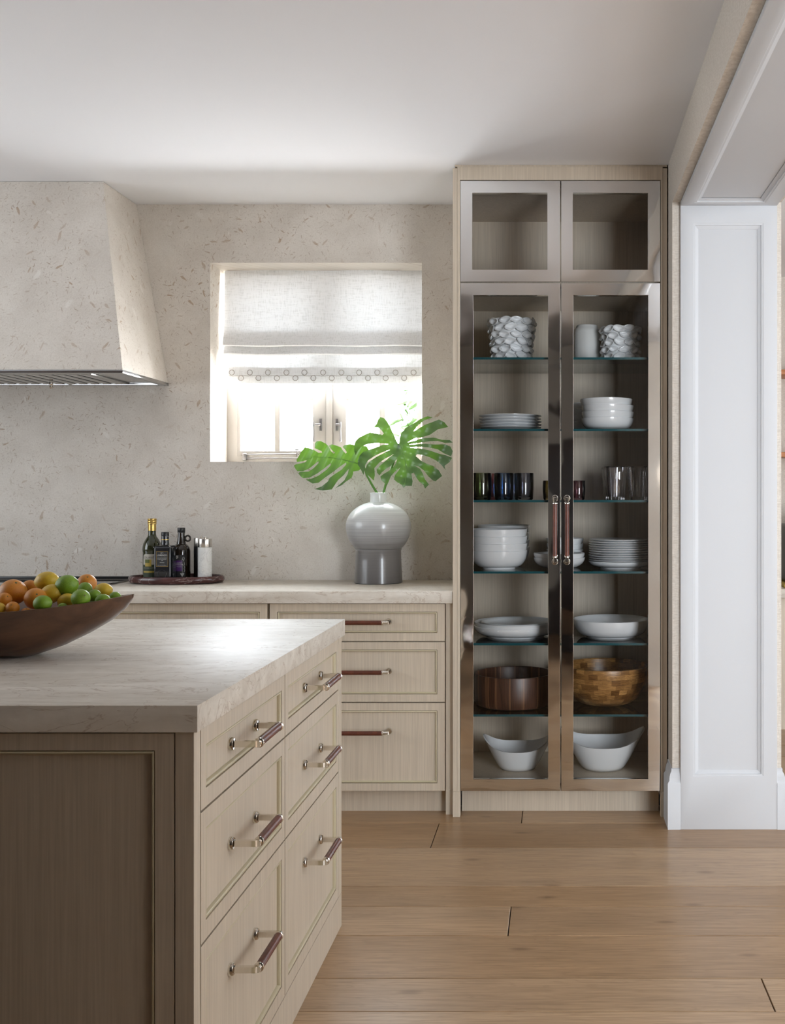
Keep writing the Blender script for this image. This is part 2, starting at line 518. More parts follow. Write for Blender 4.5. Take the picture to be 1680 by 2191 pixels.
# leaves
def leafmat(name, front, trans):
    m, nt, b = newmat(name)
    out = nt.nodes['Material Output']
    n1 = noise(nt, coords(nt, (1, 1, 1)), 22, 3)
    c = ramp(nt, n1, [(0.3, tuple(x*0.75 for x in front[:3]) + (1,)), (0.7, front)])
    nt.links.new(c, b.inputs['Base Color'])
    b.inputs['Roughness'].default_value = 0.3
    tl = nd(nt, 'ShaderNodeBsdfTranslucent', {'Color': trans})
    mx = nd(nt, 'ShaderNodeMixShader', {0: 0.12, 1: b.outputs[0], 2: tl.outputs[0]})
    nt.links.new(mx.outputs[0], out.inputs[0])
    return m
M['monstera'] = leafmat('monstera_leaf', (0.060, 0.115, 0.055, 1), (0.20, 0.42, 0.03, 1))
M['stem'] = plain('green_stem', (0.10, 0.24, 0.035, 1), 0.4)
M['rib'] = plain('leaf_rib', (0.17, 0.32, 0.09, 1), 0.4)
M['shrubleaf'] = leafmat('shrub_leaf', (0.016, 0.040, 0.004, 1), (0.03, 0.07, 0.006, 1))

# ombre vase glaze: pale on top, grey below (object z from 0 at the foot)
m, nt, b = newmat('ombre_glaze')
tc = nd(nt, 'ShaderNodeTexCoord')
sp = nd(nt, 'ShaderNodeSeparateXYZ', {0: tc.outputs['Object']})
z = nd(nt, 'ShaderNodeMapRange', {0: sp.outputs[2], 1: 0.0, 2: 0.40, 3: 0.0, 4: 1.0}).outputs[0]
st = noise(nt, nd(nt, 'ShaderNodeMapping', {'Vector': tc.outputs['Object'], 'Scale': (2, 2, 240)}).outputs[0], 1.0, 2)
so = nd(nt, 'ShaderNodeMapRange', {0: st, 1: 0.3, 2: 0.7, 3: -0.05, 4: 0.05}).outputs[0]
z2 = nd(nt, 'ShaderNodeMath', {0: z, 1: so}, operation='ADD').outputs[0]
c = ramp(nt, z2, [(0.0, (0.115, 0.108, 0.105, 1)), (1.0, (0.72, 0.74, 0.72, 1)), (0.36, (0.165, 0.158, 0.155, 1)), (0.42, (0.23, 0.225, 0.225, 1)), (0.64, (0.40, 0.405, 0.41, 1)), (0.85, (0.66, 0.68, 0.66, 1))])
nt.links.new(c, b.inputs['Base Color'])
b.inputs['Roughness'].default_value = 0.28
b.inputs['Coat Weight'].default_value = 0.3
M['ombre'] = m

# fruit skins
def skin(name, c0, c1, rough=0.38):
    m, nt, b = newmat(name)
    v = coords(nt)
    c = ramp(nt, noise(nt, v, 26, 3, 0.55), [(0.32, c0), (0.66, c1)])
    nt.links.new(c, b.inputs['Base Color'])
    b.inputs['Roughness'].default_value = rough
    b.inputs['Subsurface Weight'].default_value = 0.05
    b.inputs['Subsurface Radius'].default_value = (0.004, 0.003, 0.001)
    bump(nt, b, noise(nt, v, 420, 1), 0.25, 0.0008)
    return m
M['orange'] = skin('orange_skin', (0.55, 0.17, 0.015, 1), (0.72, 0.31, 0.03, 1))
M['lemon'] = skin('lemon_skin', (0.60, 0.38, 0.025, 1), (0.72, 0.50, 0.04, 1))
M['lime'] = skin('lime_skin', (0.10, 0.24, 0.012, 1), (0.27, 0.42, 0.03, 1))
M['stalk'] = plain('fruit_stalk', (0.16, 0.14, 0.05, 1), 0.7)

# butcher-block olive wood bowl
m, nt, b = newmat('olivewood_blocks')
v = coords(nt, (1, 1, 1), False)
sp = nd(nt, 'ShaderNodeSeparateXYZ', {0: v})
at = nd(nt, 'ShaderNodeMath', {0: sp.outputs[1], 1: sp.outputs[0]}, operation='ARCTAN2').outputs[0]
uv = nd(nt, 'ShaderNodeCombineXYZ', {0: at, 1: sp.outputs[2], 2: 0.0}).outputs[0]
br = nd(nt, 'ShaderNodeTexBrick', {'Vector': uv, 'Color1': (0.16, 0.065, 0.018, 1), 'Color2': (0.60, 0.32, 0.11, 1), 'Mortar': (0.20, 0.09, 0.03, 1), 'Scale': 1.0, 'Mortar Size': 0.0006, 'Brick Width': 0.21, 'Row Height': 0.022})
nn = noise(nt, nd(nt, 'ShaderNodeMapping', {'Vector': v, 'Scale': (9, 9, 90)}).outputs[0], 3.0, 4, 0.6, 1.5)
c = mixc(nt, 1.0, br.outputs[0], ramp(nt, nn, [(0.35, (0.45, 0.38, 0.32, 1)), (0.6, (1.05, 1.05, 1.0, 1))]), 'MULTIPLY')
nt.links.new(c, b.inputs['Base Color'])
b.inputs['Roughness'].default_value = 0.33
M['olivewood'] = m

# staves of the walnut salad bowl
m, nt, b = newmat('walnut_staves')
v = coords(nt, (1, 1, 1), False)
sp = nd(nt, 'ShaderNodeSeparateXYZ', {0: v})
at = nd(nt, 'ShaderNodeMath', {0: sp.outputs[1], 1: sp.outputs[0]}, operation='ARCTAN2').outputs[0]
aw = nd(nt, 'ShaderNodeCombineXYZ', {0: at, 1: nd(nt, 'ShaderNodeMath', {0: sp.outputs[2], 1: 0.4}, operation='MULTIPLY').outputs[0], 2: 0.0}).outputs[0]
n1 = noise(nt, aw, 14, 4, 0.6, 1.2)
c = ramp(nt, n1, [(0.3, (0.035, 0.014, 0.008, 1)), (0.7, (0.115, 0.048, 0.027, 1))])
vo = nd(nt, 'ShaderNodeTexVoronoi', {'Vector': nd(nt, 'ShaderNodeCombineXYZ', {0: at, 1: 0.0, 2: 0.0}).outputs[0], 'Scale': 2.4}, voronoi_dimensions='2D', feature='DISTANCE_TO_EDGE')
sap = ramp(nt, vo.outputs['Distance'], [(0.0, (0.30, 0.15, 0.065, 1)), (0.06, (0, 0, 0, 1))])
c = mixc(nt, 0.55, c, sap, 'ADD')
nt.links.new(c, b.inputs['Base Color'])
b.inputs['Roughness'].default_value = 0.38
M['staves'] = m

# ================================================================== the setting
CEIL = 2.689
WALL = 5.04           # face of the stone back wall
RW = 0.463            # face of the right-hand wall
RW2 = 0.897           # its far face, in the adjoining room
JAMB = 4.28           # end of the wall at the wide opening
BACK = -1.6           # wall behind the camera
LEFT = -4.2
FARX, FARY = 4.3, 6.7 # adjoining room

# floor: one slab with every plank on it
fl = struct(build('floor', MB().box(LEFT, FARX, BACK, FARY, -0.06, -0.018), M['dark'], smooth=0))
rows = [4.60, 4.347, 4.04, 3.645, 3.467, 3.235, 2.95, 2.76]
wd = [0.26, 0.19, 0.30, 0.24, 0.18, 0.29]
k = 0
while rows[-1] - wd[k % 6] > BACK:
    rows.append(rows[-1] - wd[k % 6]); k += 1
rows.append(BACK)
rows = [6.7, 6.45, 6.2, 5.95, 5.7, 5.45, 5.2, 4.9] + rows
cuts = {4.347: [-2.3, -0.4725, 2.1], 3.467: [-2.6, -0.145, 2.4], 2.95: [-1.9, 0.563, 2.9], 4.04: [-3.0, 1.9], 3.645: [-2.1, 1.55],
        3.235: [-2.9, 1.7], 2.76: [-1.2, 1.4]}
G = 0.0017
for i in range(len(rows) - 1):
    y1, y0 = rows[i], rows[i+1]
    if y1 > 4.60:      # behind the kitchen's back wall only the adjoining room has a floor to see
        xs = [RW, 1.9 + 0.3*(i % 3), 3.2, FARX]
    else:
        cs = cuts.get(y1)
        if cs is None:
            st = -3.4 + (i*0.77) % 1.6
            cs = [st + 1.9*j for j in range(4)]
        xs = [LEFT] + [c for c in cs if LEFT + .2 < c < FARX - .2] + [FARX]
    for x0, x1 in zip(xs[:-1], xs[1:]):
        build('plank', MB().box(x0+G, x1-G, y0+G, y1-G, -0.018, 0.0), M['floor'], fl, bevel=0.0011, seg=1, smooth=0)

# ceiling
struct(build('ceiling', MB().prism([(LEFT, BACK), (FARX, BACK), (FARX, FARY), (RW2, FARY), (RW2, WALL+0.32), (LEFT, WALL+0.32)], 'z', CEIL, CEIL+0.08), M['ceiling'], smooth=0))

# stone back wall with the window opening
WX0, WX1 = -1.6216, -0.629
WZ0, WZ1 = 1.483, 2.416
WT = 0.32
mb = MB()
xs = [LEFT, WX0, WX1, RW2]; zs = [0.0, WZ0, WZ1, CEIL]
vs = [(x, y, z) for y in (WALL, WALL+WT) for z in zs for x in xs]
idx = lambda yi, zi, xi: yi*16 + zi*4 + xi
fs = []
for zi in range(3):
    for xi in range(3):
        if zi == 1 and xi == 1: continue
        fs.append((idx(0,zi,xi), idx(0,zi,xi+1), idx(0,zi+1,xi+1), idx(0,zi+1,xi)))
        fs.append((idx(1,zi,xi), idx(1,zi+1,xi), idx(1,zi+1,xi+1), idx(1,zi,xi+1)))
for a, b_ in (((1,1),(1,2)), ((1,2),(2,2)), ((2,2),(2,1)), ((2,1),(1,1))):
    fs.append((idx(0,*a), idx(0,*b_), idx(1,*b_), idx(1,*a)))
ring = [(0,0),(0,3),(3,3),(3,0)]
for a, b_ in zip(ring, ring[1:]+ring[:1]):
    mids = []
    fs.append((idx(0,*a), idx(0,*b_), idx(1,*b_), idx(1,*a)))
mb.add(vs, fs)
struct(build('wall_back', mb, M['limestone'], smooth=0))

# right wall with the wide opening
HEAD = 2.492
NEARJ = 0.85
struct(build('wall_right', MB().prism([(WALL,0),(WALL,CEIL),(BACK,CEIL),(BACK,0),(NEARJ,0),(NEARJ,HEAD),(JAMB,HEAD),(JAMB,0)], 'x', RW, RW2), M['grasscloth'], smooth=0))
# wall behind the camera, left wall, far walls of the adjoining room
struct(build('wall_front', MB().box(LEFT, FARX, BACK-0.12, BACK, 0, CEIL), M['grasscloth'], smooth=0))
struct(build('wall_left', MB().box(LEFT-0.1, LEFT, BACK, WALL, 0, CEIL), M['grasscloth'], smooth=0))
struct(build('wall_far', MB().box(RW2, FARX, FARY, FARY+0.1, 0, CEIL), M['grasscloth'], smooth=0))
struct(build('wall_side', MB().box(FARX, FARX+0.1, BACK, FARY, 0, CEIL), M['grasscloth'], smooth=0))
struct(build('wall_return', MB().box(RW2-0.1, RW2, WALL+0.0, FARY, 0, CEIL), M['grasscloth'], smooth=0))
# dark block added left of the camera, unseen, to shade the island end
struct(build('shade_block', MB().box(LEFT, -0.92, 0.1, 1.3, 0, CEIL), M['darkdoor'], smooth=0))
# dark door in the wall behind the camera (mirrored in the steel doors)
dr = struct(build('door_1', MB().box(-0.06, 0.86, BACK, BACK+0.03, 0, 2.0), M['darkdoor'], bevel=0.003))
build('door_handle', MB().lathe([(0,0),(0.02,0),(0.026,0.02),(0.018,0.04),(0,0.045)], 16, (0.08, BACK+0.06, 0.98)), M['nickel'], dr)

# paneled liner of the opening: jamb and soffit
def P_jamb(u, o, z): return (u, 4.2795 - o, z)
LX0, LX1 = 0.494, 0.877
t = build('trim_1', MB().ringframe(P_jamb, (LX0, LX1, 0.0, 2.478), (0.545, 0.8215, 0.2124, 2.404), 0.0, 0.018), M['white_paint'], bevel=0.0015)
struct(t)
build('panel', MB().box(0.546, 0.8205, 4.2775, 4.2795, 0.2134, 2.403), M['white_paint'], t, smooth=0)
def moulding(P, r, wdt, o0, o1, name, mat, parent):
    # stepped ogee frame just inside rectangle r
    mb = MB()
    a = r
    b1 = (a[0]+wdt*0.35, a[1]-wdt*0.35, a[2]+wdt*0.35, a[3]-wdt*0.35)
    b2 = (a[0]+wdt, a[1]-wdt, a[2]+wdt, a[3]-wdt)
    def rect(r, o): return [P(r[0],o,r[2]), P(r[1],o,r[2]), P(r[1],o,r[3]), P(r[0],o,r[3])]
    vs = rect(a, o0) + rect(a, o1) + rect(b1, o1*0.92+o0*0.08) + rect(b1, o1*0.6+o0*0.4) + rect(b2, o0+(o1-o0)*0.15) + rect(b2, o0)
    fs = []
    for q in range(6):
        p_, n_ = q*4, ((q+1) % 6)*4
        for k in range(4):
            fs.append((p_+k, p_+(k+1) % 4, n_+(k+1) % 4, n_+k))
    mb.add(vs, fs)
    return build(name, mb, mat, parent, smooth=0)
moulding(P_jamb, (0.545, 0.8215, 0.2124, 2.404), 0.021, 0.002, 0.0165, 'moulding', M['white_paint'], t)
def P_soff(u, o, z): return (u, z, 2.490 - o)
t = build('trim_2', MB().ringframe(P_soff, (LX0, LX1, NEARJ, 4.264), (0.545, 0.8215, NEARJ+.05, 4.222), 0.0, 0.016), M['white_paint'], bevel=0.0015)
struct(t)
build('panel', MB().box(0.546, 0.8205, NEARJ+.051, 4.221, 2.4880, 2.4905), M['white_paint'], t, smooth=0)
moulding(P_soff, (0.545, 0.8215, NEARJ+.05, 4.222), 0.022, 0.0035, 0.0145, 'moulding', M['white_paint'], t)

# baseboards round the end of the wall, mitred
prof = [(0.0, 0.0), (0.020, 0.0), (0.020, 0.182), (0.016, 0.188), (0.013, 0.192), (0.0125, 0.205), (0.009, 0.219), (0.004, 0.228), (0.004, 0.238), (0.0, 0.240)]
def sweep(path, normals):
    g = []
    for (x, y), (nx, ny) in zip(path, normals):
        g.append([(x + nx*o, y + ny*o, z) for o, z in prof])
    mb = MB()
    n = len(prof)
    vs = [p for r in g for p in r]
    fs = []
    for i in range(len(g)-1):
        for k in range(n):
            fs.append((i*n+k, i*n+(k+1) % n, (i+1)*n+(k+1) % n, (i+1)*n+k))
    fs.append(tuple(range(n))); fs.append(tuple((len(g)-1)*n+k for k in range(n)))
    return mb.add(vs, fs)
struct(build('baseboard_right', sweep([(RW, 4.425), (RW, JAMB), (LX0, JAMB)], [(-1, 0), (-1, -1), (0, -1)]), M['white_paint'], smooth=40))
struct(build('baseboard_far', sweep([(LX1, JAMB), (RW2, JAMB), (RW2, FARY-.002)], [(0, -1), (1, -1), (1, 0)]), M['white_paint'], smooth=40))

# ------------------------------------------------------------------ window in the back wall
DW = 5.31
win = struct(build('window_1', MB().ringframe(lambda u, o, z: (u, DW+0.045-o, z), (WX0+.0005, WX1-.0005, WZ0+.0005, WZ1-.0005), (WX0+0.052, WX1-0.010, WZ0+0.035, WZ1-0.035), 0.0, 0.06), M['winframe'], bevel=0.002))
xw = lambda px: X(px, DW)
zg0, zg1 = 1.544, 2.346
def sash(x0, x1, g0, g1, mid0, mid1):
    # x0..x1 outer, g0..g1 glass, mid0..mid1 muntin
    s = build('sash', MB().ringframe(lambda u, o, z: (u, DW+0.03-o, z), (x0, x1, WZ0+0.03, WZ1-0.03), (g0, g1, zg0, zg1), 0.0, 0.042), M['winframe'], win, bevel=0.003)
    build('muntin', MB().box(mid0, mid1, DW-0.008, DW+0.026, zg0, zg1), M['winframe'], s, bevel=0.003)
    zz = [zg0, 1.794, 1.821, 2.070, 2.097, zg1]
    for a, b_ in ((1, 2), (3, 4)):
        for u0, u1 in ((g0, mid0), (mid1, g1)):
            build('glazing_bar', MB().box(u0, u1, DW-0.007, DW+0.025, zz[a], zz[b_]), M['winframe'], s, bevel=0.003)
    for r0, r1 in ((0, 1), (2, 3), (4, 5)):
        for u0, u1 in ((g0, mid0), (mid1, g1)):
            build('pane', MB().add([(u0, DW+0.012, zz[r0]), (u1, DW+0.012, zz[r0]), (u1, DW+0.012, zz[r1]), (u0, DW+0.012, zz[r1])], [(0,1,2,3)]), M['pane'], s, smooth=0, flip=False)
    return s
sL = sash(xw(508), xw(699), xw(516), xw(670), xw(588), xw(600))
sR = sash(xw(713), xw(902), xw(742), xw(893), xw(812), xw(825))
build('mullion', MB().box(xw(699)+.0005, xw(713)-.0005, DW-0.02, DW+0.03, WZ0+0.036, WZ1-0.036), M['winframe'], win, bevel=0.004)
for px, sgn in ((686.5, -1), (721, 1)):
    d = DW - 0.013
    s = sL if sgn < 0 else sR
    x, z0, z1 = X(px, d), Z(922, d), Z(896, d)
    h = build('fastener_plate', MB().box(x-.007, x+.007, d-.004, d+.001, z0, z1), M['iron'], s, bevel=0.0015)
    zc = Z(909, d)
    mb = MB().tube([(x, d-.004, zc), (x, d-.016, zc), (x + sgn*0.022, d-.018, zc)], 0.0055, 8)
    build('latch_arm', mb, M['iron'], s)
    xl = X(673 if sgn < 0 else 730, d)
    mb = MB().tube([(xl, d-.018, Z(903, d)), (xl, d-.018, Z(913, d)), (xl, d-.018, Z(915, d)), (xl, d-.018, Z(940, d)), (xl, d-.018, Z(943, d)), (xl, d-.018, Z(946, d))], [.005, .005, .0032, .0048, .0066, .004], 10)
    build('latch_lever', mb, M['iron'], s)
d = DW - 0.03
st = build('stay_bar', MB().tube([(X(516, d), d, Z(973, d)), (X(640, d), d, Z(971, d))], 0.0035, 8), M['iron'], win)
build('stay_rest', MB().tube([(X(524, d), d+.012, Z(981, d)), (X(640, d), d+.012, Z(980, d))], 0.003, 8), M['iron'], win)
build('stay_bracket', MB().box(X(519, d), X(527, d), d-.006, d+.014, Z(985, d), Z(970, d)), M['iron'], win, bevel=0.002)
build('stay_peg', MB().tube([(X(636, d), d, Z(977, d)), (X(636, d), d, Z(962, d))], [.004, .0028], 8).box(X(631, d), X(641, d), d-.004, d+.004, Z(963.5, d), Z(961.5, d)), M['iron'], win)

# ------------------------------------------------------------------ roman shade
db = 5.20
bx0, bx1 = X(480, db), WX1 - 0.003
sh = thing('roman_shade', ((bx0+bx1)/2, db, Z(820, db)), 'white linen roman shade half lowered in the window above the counter', 'window shade')
def cloth(name, prof, x0, x1, th=0.0016):
    n = 26
    g = []
    for (y, z) in prof:
        g.append([(x0 + (x1-x0)*k/n, y + 0.0025*sin(k*0.9 + z*11), z + 0.0016*sin(k*0.55 + z*7)) for k in range(n+1)])
    return build(name, MB().sheet(g), M['linen'], sh, smooth=60, flip=False)
cloth('upper_panel', [(5.205, 2.4145), (5.204, 2.32), (5.202, 2.22), (5.198, 2.15), (5.188, 2.10), (5.176, 2.065), (5.172, 2.048), (5.180, 2.043), (5.196, 2.062), (5.202, 2.10)], bx0, bx1)
cloth('fold', [(5.203, 2.12), (5.200, 2.06), (5.190, 2.025), (5.184, 2.008), (5.190, 2.002), (5.202, 2.018), (5.206, 2.06)], bx0, bx1)
cloth('bottom_panel', [(5.207, 2.12), (5.208, 2.03), (5.206, 1.96), (5.205, 1.868)], X(487, db), bx1)
cloth('hem_band', [(5.2035, Z(786, db)), (5.202, 1.91), (5.2015, 1.870), (5.204, 1.866)], X(487, db), bx1, 0.0012)
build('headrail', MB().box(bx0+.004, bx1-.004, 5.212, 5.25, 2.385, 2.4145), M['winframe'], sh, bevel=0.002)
# looped embroidery on the hem
ups = [496, 534.5, 573.5, 613, 651.5, 691.5, 730.5, 768.5, 807.5, 846.5, 885]
lows = [515.5, 553, 592.5, 632, 670.5, 710, 747.5, 787.5, 825.5, 865]
de = 5.1985
tor = None
for px, py in [(p, 797) for p in ups] + [(p, 809) for p in lows]:
    cx, cz = X(px, de), Z(py, de)
    if tor is None:
        mb = MB(); n1, n2 = 18, 6
        vs = [(cx + (0.0125 + 0.0016*cos(2*pi*j/n2))*cos(2*pi*i/n1), de + 0.0016*sin(2*pi*j/n2), cz + (0.0125 + 0.0016*cos(2*pi*j/n2))*sin(2*pi*i/n1)) for i in range(n1) for j in range(n2)]
        fs = [(i*n2+j, ((i+1) % n1)*n2+j, ((i+1) % n1)*n2+(j+1) % n2, i*n2+(j+1) % n2) for i in range(n1) for j in range(n2)]
        tor = build('embroidered_ring', mb.add(vs, fs), M['cord'], sh)
        t0 = (cx, cz)
    else:
        c = tor.copy(); COL.objects.link(c); c.parent = sh
        c.location = tor.location + Vector((cx - t0[0], 0, cz - t0[1]))
build('embroidered_cord', MB().tube([(X(490 + 8.2*k, de), de, Z(804 - 0.0*k + 0.8*sin(k*1.6), de)) for k in range(51)], 0.0011, 5), M['cord'], sh)

# shrub in the garden, seen through the right-hand panes
g = thing('garden_shrub', (X(880, 7.2), 7.2, 0.0), 'sunlit yellow-green garden shrub outside the right window panes', 'shrub')
rs = random.Random(4)
lm = None
build('stem', MB().tube([(X(884, 7.2), 7.2, 0.0), (X(880, 7.2), 7.2, 1.2), (X(868, 7.2), 7.2, Z(900, 7.2)), (X(858, 7.2), 7.2, Z(830, 7.2)), (X(852, 7.2), 7.2, 2.3)], [0.014, 0.012, 0.006, 0.004, 0.002], 6), M['stem'], g)
pts = []
for k in range(34):
    t_ = k/33
    pts.append((868 - 14*t_ + rs.uniform(-26, 26), 945 - 190*t_ + rs.uniform(-8, 8)))
for px, py in pts:
    d = 7.2 + rs.uniform(-0.12, 0.12)
    c0 = Vector((X(px, d), d, Z(py, d)))
    if lm is None:
        gr = []
        for i in range(7):
            u = i/6
            ww = 0.022*math.sin(pi*min(1, u*0.98+0.02))**0.8
            gr.append([(0.11*u, -ww, 0.006*u*u), (0.11*u, 0, 0), (0.11*u, ww, 0.006*u*u)])
        lm = build('leaf', MB().sheet(gr), M['shrubleaf'], g, flip=False, solid=0.0008)
        o = lm
    else:
        o = lm.copy(); COL.objects.link(o); o.parent = g
    o.location = c0 - WL[g.name]
    o.rotation_euler = (rs.uniform(0.9, 2.2), rs.uniform(-1.0, 0.6), rs.uniform(0, 6.28))

# ================================================================== range hood
hood = thing('range_hood', (-2.45, 4.75, 1.84), 'tapered limestone range hood with steel edge hung at the ceiling', 'range hood')
HB, HX = 1.852, -1.819
HXL = -3.35
yb = WALL - 0.001
b_ = [(HXL, 4.508, HB), (HX, 4.508, HB), (HX, yb, HB), (HXL, yb, HB)]
t_ = [(HXL+0.148, 4.668, CEIL-.001), (-1.967, 4.668, CEIL-.001), (-1.967, yb, CEIL-.001), (HXL+0.148, yb, CEIL-.001)]
build('body', MB().add(b_ + t_, [(0,1,2,3),(4,5,6,7),(0,1,5,4),(1,2,6,5),(2,3,7,6),(3,0,4,7)]), M['limestone'], hood, bevel=0.0015, smooth=0)
build('edge_trim', MB().ringframe(lambda u, o, z: (u, z, HB-0.014+o), (HXL-.003, HX+.003, 4.504, yb), (HXL+.05, HX-.028, 4.536, yb-.03), 0.0, 0.0138), M['hoodsteel'], hood, bevel=0.001)
build('underside', MB().box(HXL+.051, HX-.0285, 4.5365, yb-.031, HB-0.006, HB-0.001), M['hoodsteel'], hood, smooth=0)
# baffle filter bars
yq = 4.60
fx1 = X(205, 4.62)
build('filter_frame', MB().ringframe(lambda u, o, z: (u, z, HB-0.012+o), (HXL+.12, fx1, 4.575, 4.99), (HXL+.14, fx1-.02, 4.59, 4.975), 0, 0.0055), M['hoodsteel'], hood, bevel=0.001)
x = fx1 - 0.045
bar = None
while x > HXL + .16:
    if bar is None:
        x0 = x
        bar = build('baffle', MB().prism([(x-.017, HB-0.0085), (x-.013, HB-0.012), (x+.013, HB-0.012), (x+.017, HB-0.0085), (x+.012, HB-0.0095), (x-.012, HB-0.0095)], 'y', 4.5905, 4.9745), M['hoodsteel'], hood, smooth=0)
    else:
        c = bar.copy(); COL.objects.link(c); c.parent = hood
        c.location = bar.location + Vector((x - x0, 0, 0))
    x -= 0.055
build('filter_void', MB().box(HXL+.141, fx1-.021, 4.591, 4.974, HB-0.0072, HB-0.0061), M['dark'], hood, smooth=0)
build('filter_knob', MB().lathe([(0,0.0),(0.007,0.0),(0.009,-0.006),(0.006,-0.012),(0.009,-0.02),(0.006,-0.026),(0,-0.027)], 14, (X(114, 4.95), 4.93, HB-0.011)), M['nickel'], hood)

# ================================================================== drawers, handles
def P_back(y):
    return lambda u, o, z: (u, y - o, z)
def P_isl(x):
    return lambda u, o, z: (x + o, u, z)

def drawer(parent, P, u0, u1, z0, z1, name='drawer', border=0.031, th=0.020, gap=0.0013, bd=None):
    u0 += gap; u1 -= gap; z0 += gap; z1 -= gap
    bt = bd or border
    r0 = (u0, u1, z0, z1)
    r1 = (u0+border, u1-border, z0+bt, z1-bt)
    mb = MB().ringframe(P, r0, r1, 0.0, th)
    rc = 0.0095
    mb.add([P(r1[0], th-rc, r1[2]), P(r1[1], th-rc, r1[2]), P(r1[1], th-rc, r1[3]), P(r1[0], th-rc, r1[3])], [(0,1,2,3)])
    dr = build(name, mb, M['oak'], parent, smooth=0)
    # half round bead in the recess
    mb = MB()
    wb = 0.0085
    def rect(i, o): return [P(r1[0]+i, o, r1[2]+i), P(r1[1]-i, o, r1[2]+i), P(r1[1]-i, o, r1[3]-i), P(r1[0]+i, o, r1[3]-i)]
    st = [(0.0012, th-rc), (0.0014, th-0.0035), (wb*0.35, th-0.0008), (wb*0.65, th-0.0008), (wb*0.93, th-0.0035), (wb, th-rc)]
    vs = [p for i, o in st for p in rect(i, o)]
    fs = []
    for q in range(len(st)-1):
        for k in range(4):
            fs.append((q*4+k, q*4+(k+1) % 4, (q+1)*4+(k+1) % 4, (q+1)*4+k))
    build('bead_moulding', mb.add(vs, fs), M['oak_bead'], dr, smooth=60)
    return dr

def handle(parent, base, axis, out, length, proj=0.048, ne=0.024):
    # base: centre point on the face, axis: along the grip, out: away from the face
    base, a, n = Vector(base), Vector(axis).normalized(), Vector(out).normalized()
    t = a.cross(n)
    for s in (-1, 1):
        c = base + a*(s*length/2)
        mb = MB()
        mb.tube([c + n*0.0, c + n*0.006, c + n*0.0095, c + n*0.0098], [.0135, .0135, .0115, .006], 20)
        # square arm with mitred end
        w_ = 0.0062
        e = c + n*proj
        i1, i2 = e - a*(s*w_*1.2), e
        q0 = [c + n*0.009 + a*x + t*y for x, y in ((-w_*.8,-w_),(w_*.8,-w_),(w_*.8,w_),(-w_*.8,w_))]
        q1 = [e + n*w_*0.9 + a*x + t*y + n*(-s*x*0.9 - 0.004) for x, y in ((-w_*.8,-w_),(w_*.8,-w_),(w_*.8,w_),(-w_*.8,w_))]
        mb.add(q0 + q1, [(0,1,2,3),(4,5,6,7),(0,1,5,4),(1,2,6,5),(2,3,7,6),(3,0,4,7)])
        # arm along the grip and collar ring
        g0, g1 = e, e - a*(s*0.026)
        mb.tube([e + a*(s*0.002), e - a*(s*(ne-.006))], [.0072, .0072], 8)
        mb.tube([e - a*(s*(ne-.006)), e - a*(s*(ne-.0045)), e - a*(s*(ne-.0015)), e - a*(s*ne)], [.0085, .0105, .0105, .009], 18)
        build('handle_post', mb, M['nickel'], parent, smooth=40)
    p0, p1 = base + n*proj - a*(length/2 - ne), base + n*proj + a*(length/2 - ne)
    build('handle_grip', MB().tube([p0, p1], 0.0092, 20), M['rosewood'], parent, smooth=50)

# ================================================================== base cabinets along the back wall
TOPZ = 0.929
YF = 4.48            # drawer carcass front; drawer faces stand 0.02 in front
def base_unit(x0, x1, label, hw):
    t = thing('base_cabinet', ((x0+x1)/2, 4.75, 0.0), label, 'cabinet', 'base cabinets along the back wall')
    build('body', MB().box(x0+.0005, x1-.0005, YF, WALL-.002, 0.0985, TOPZ-.0515), M['oak'], t, smooth=0)
    build('toe_kick', MB().box(x0+.0005, x1-.0005, 4.515, 4.535, 0.0, 0.098), M['oak'], t, smooth=0)
    for z0, z1, bd in ((0.720, 0.8765, 0.033), (0.4675, 0.7175, 0.031), (0.0985, 0.465, 0.031)):
        dr = drawer(t, P_back(YF-.0005), x0+.002, x1-.002, z0, z1, bd=bd)
        zc = {0.720: Z(1331, 4.45), 0.4675: Z(1437, 4.45), 0.0985: Z(1566, 4.45)}[z0]
        handle(dr, ((x0+x1)/2, YF-.0105, zc), (1, 0, 0), (0, -1, 0), hw)
    return t
base_unit(-1.1915, -0.4585, 'bleached oak drawer cabinet between the island and the tall glass cabinet', 0.262)
base_unit(-1.9285, -1.1955, 'bleached oak drawer cabinet under the tray of bottles', 0.262)
t = base_unit(-2.92, -1.932, 'bleached oak drawer cabinet under the black cooktop', 0.262)
# filler strip beside the tall cabinet
fi = thing('filler_post', (-0.444, 4.47, 0.0), 'narrow bleached oak filler strip left of the tall cabinet', 'filler')
build('stile', MB().box(-0.4578, -0.4272, 4.464, 4.50, 0.104, TOPZ-.0515), M['oak'], fi, smooth=0)
build('foot', MB().box(-0.4578, -0.4272, 4.462, 4.50, 0.0, 0.1035), M['oak'], fi, smooth=0, bevel=0.0006)
# worktop
tag(build('back_worktop', MB().box(-3.6, -0.4268, 4.440, WALL-.001, TOPZ-.0505, TOPZ), M['quartzite'], bevel=0.002), 'long beige quartzite worktop along the stone wall', 'countertop')
# cooktop, a black slab at the rear of the worktop
ck = thing('cooktop', (-2.45, 4.78, TOPZ), 'black glass cooktop let into the worktop below the hood', 'cooktop')
build('glass_top', MB().box(-2.9, -1.97, 4.53, 5.01, TOPZ, TOPZ+0.008), M['blackglass'], ck, bevel=0.002)
build('rear_vent', MB().box(-2.9, -1.97, 4.985, 5.0095, TOPZ+.0085, TOPZ+0.020), M['black'], ck, bevel=0.002)

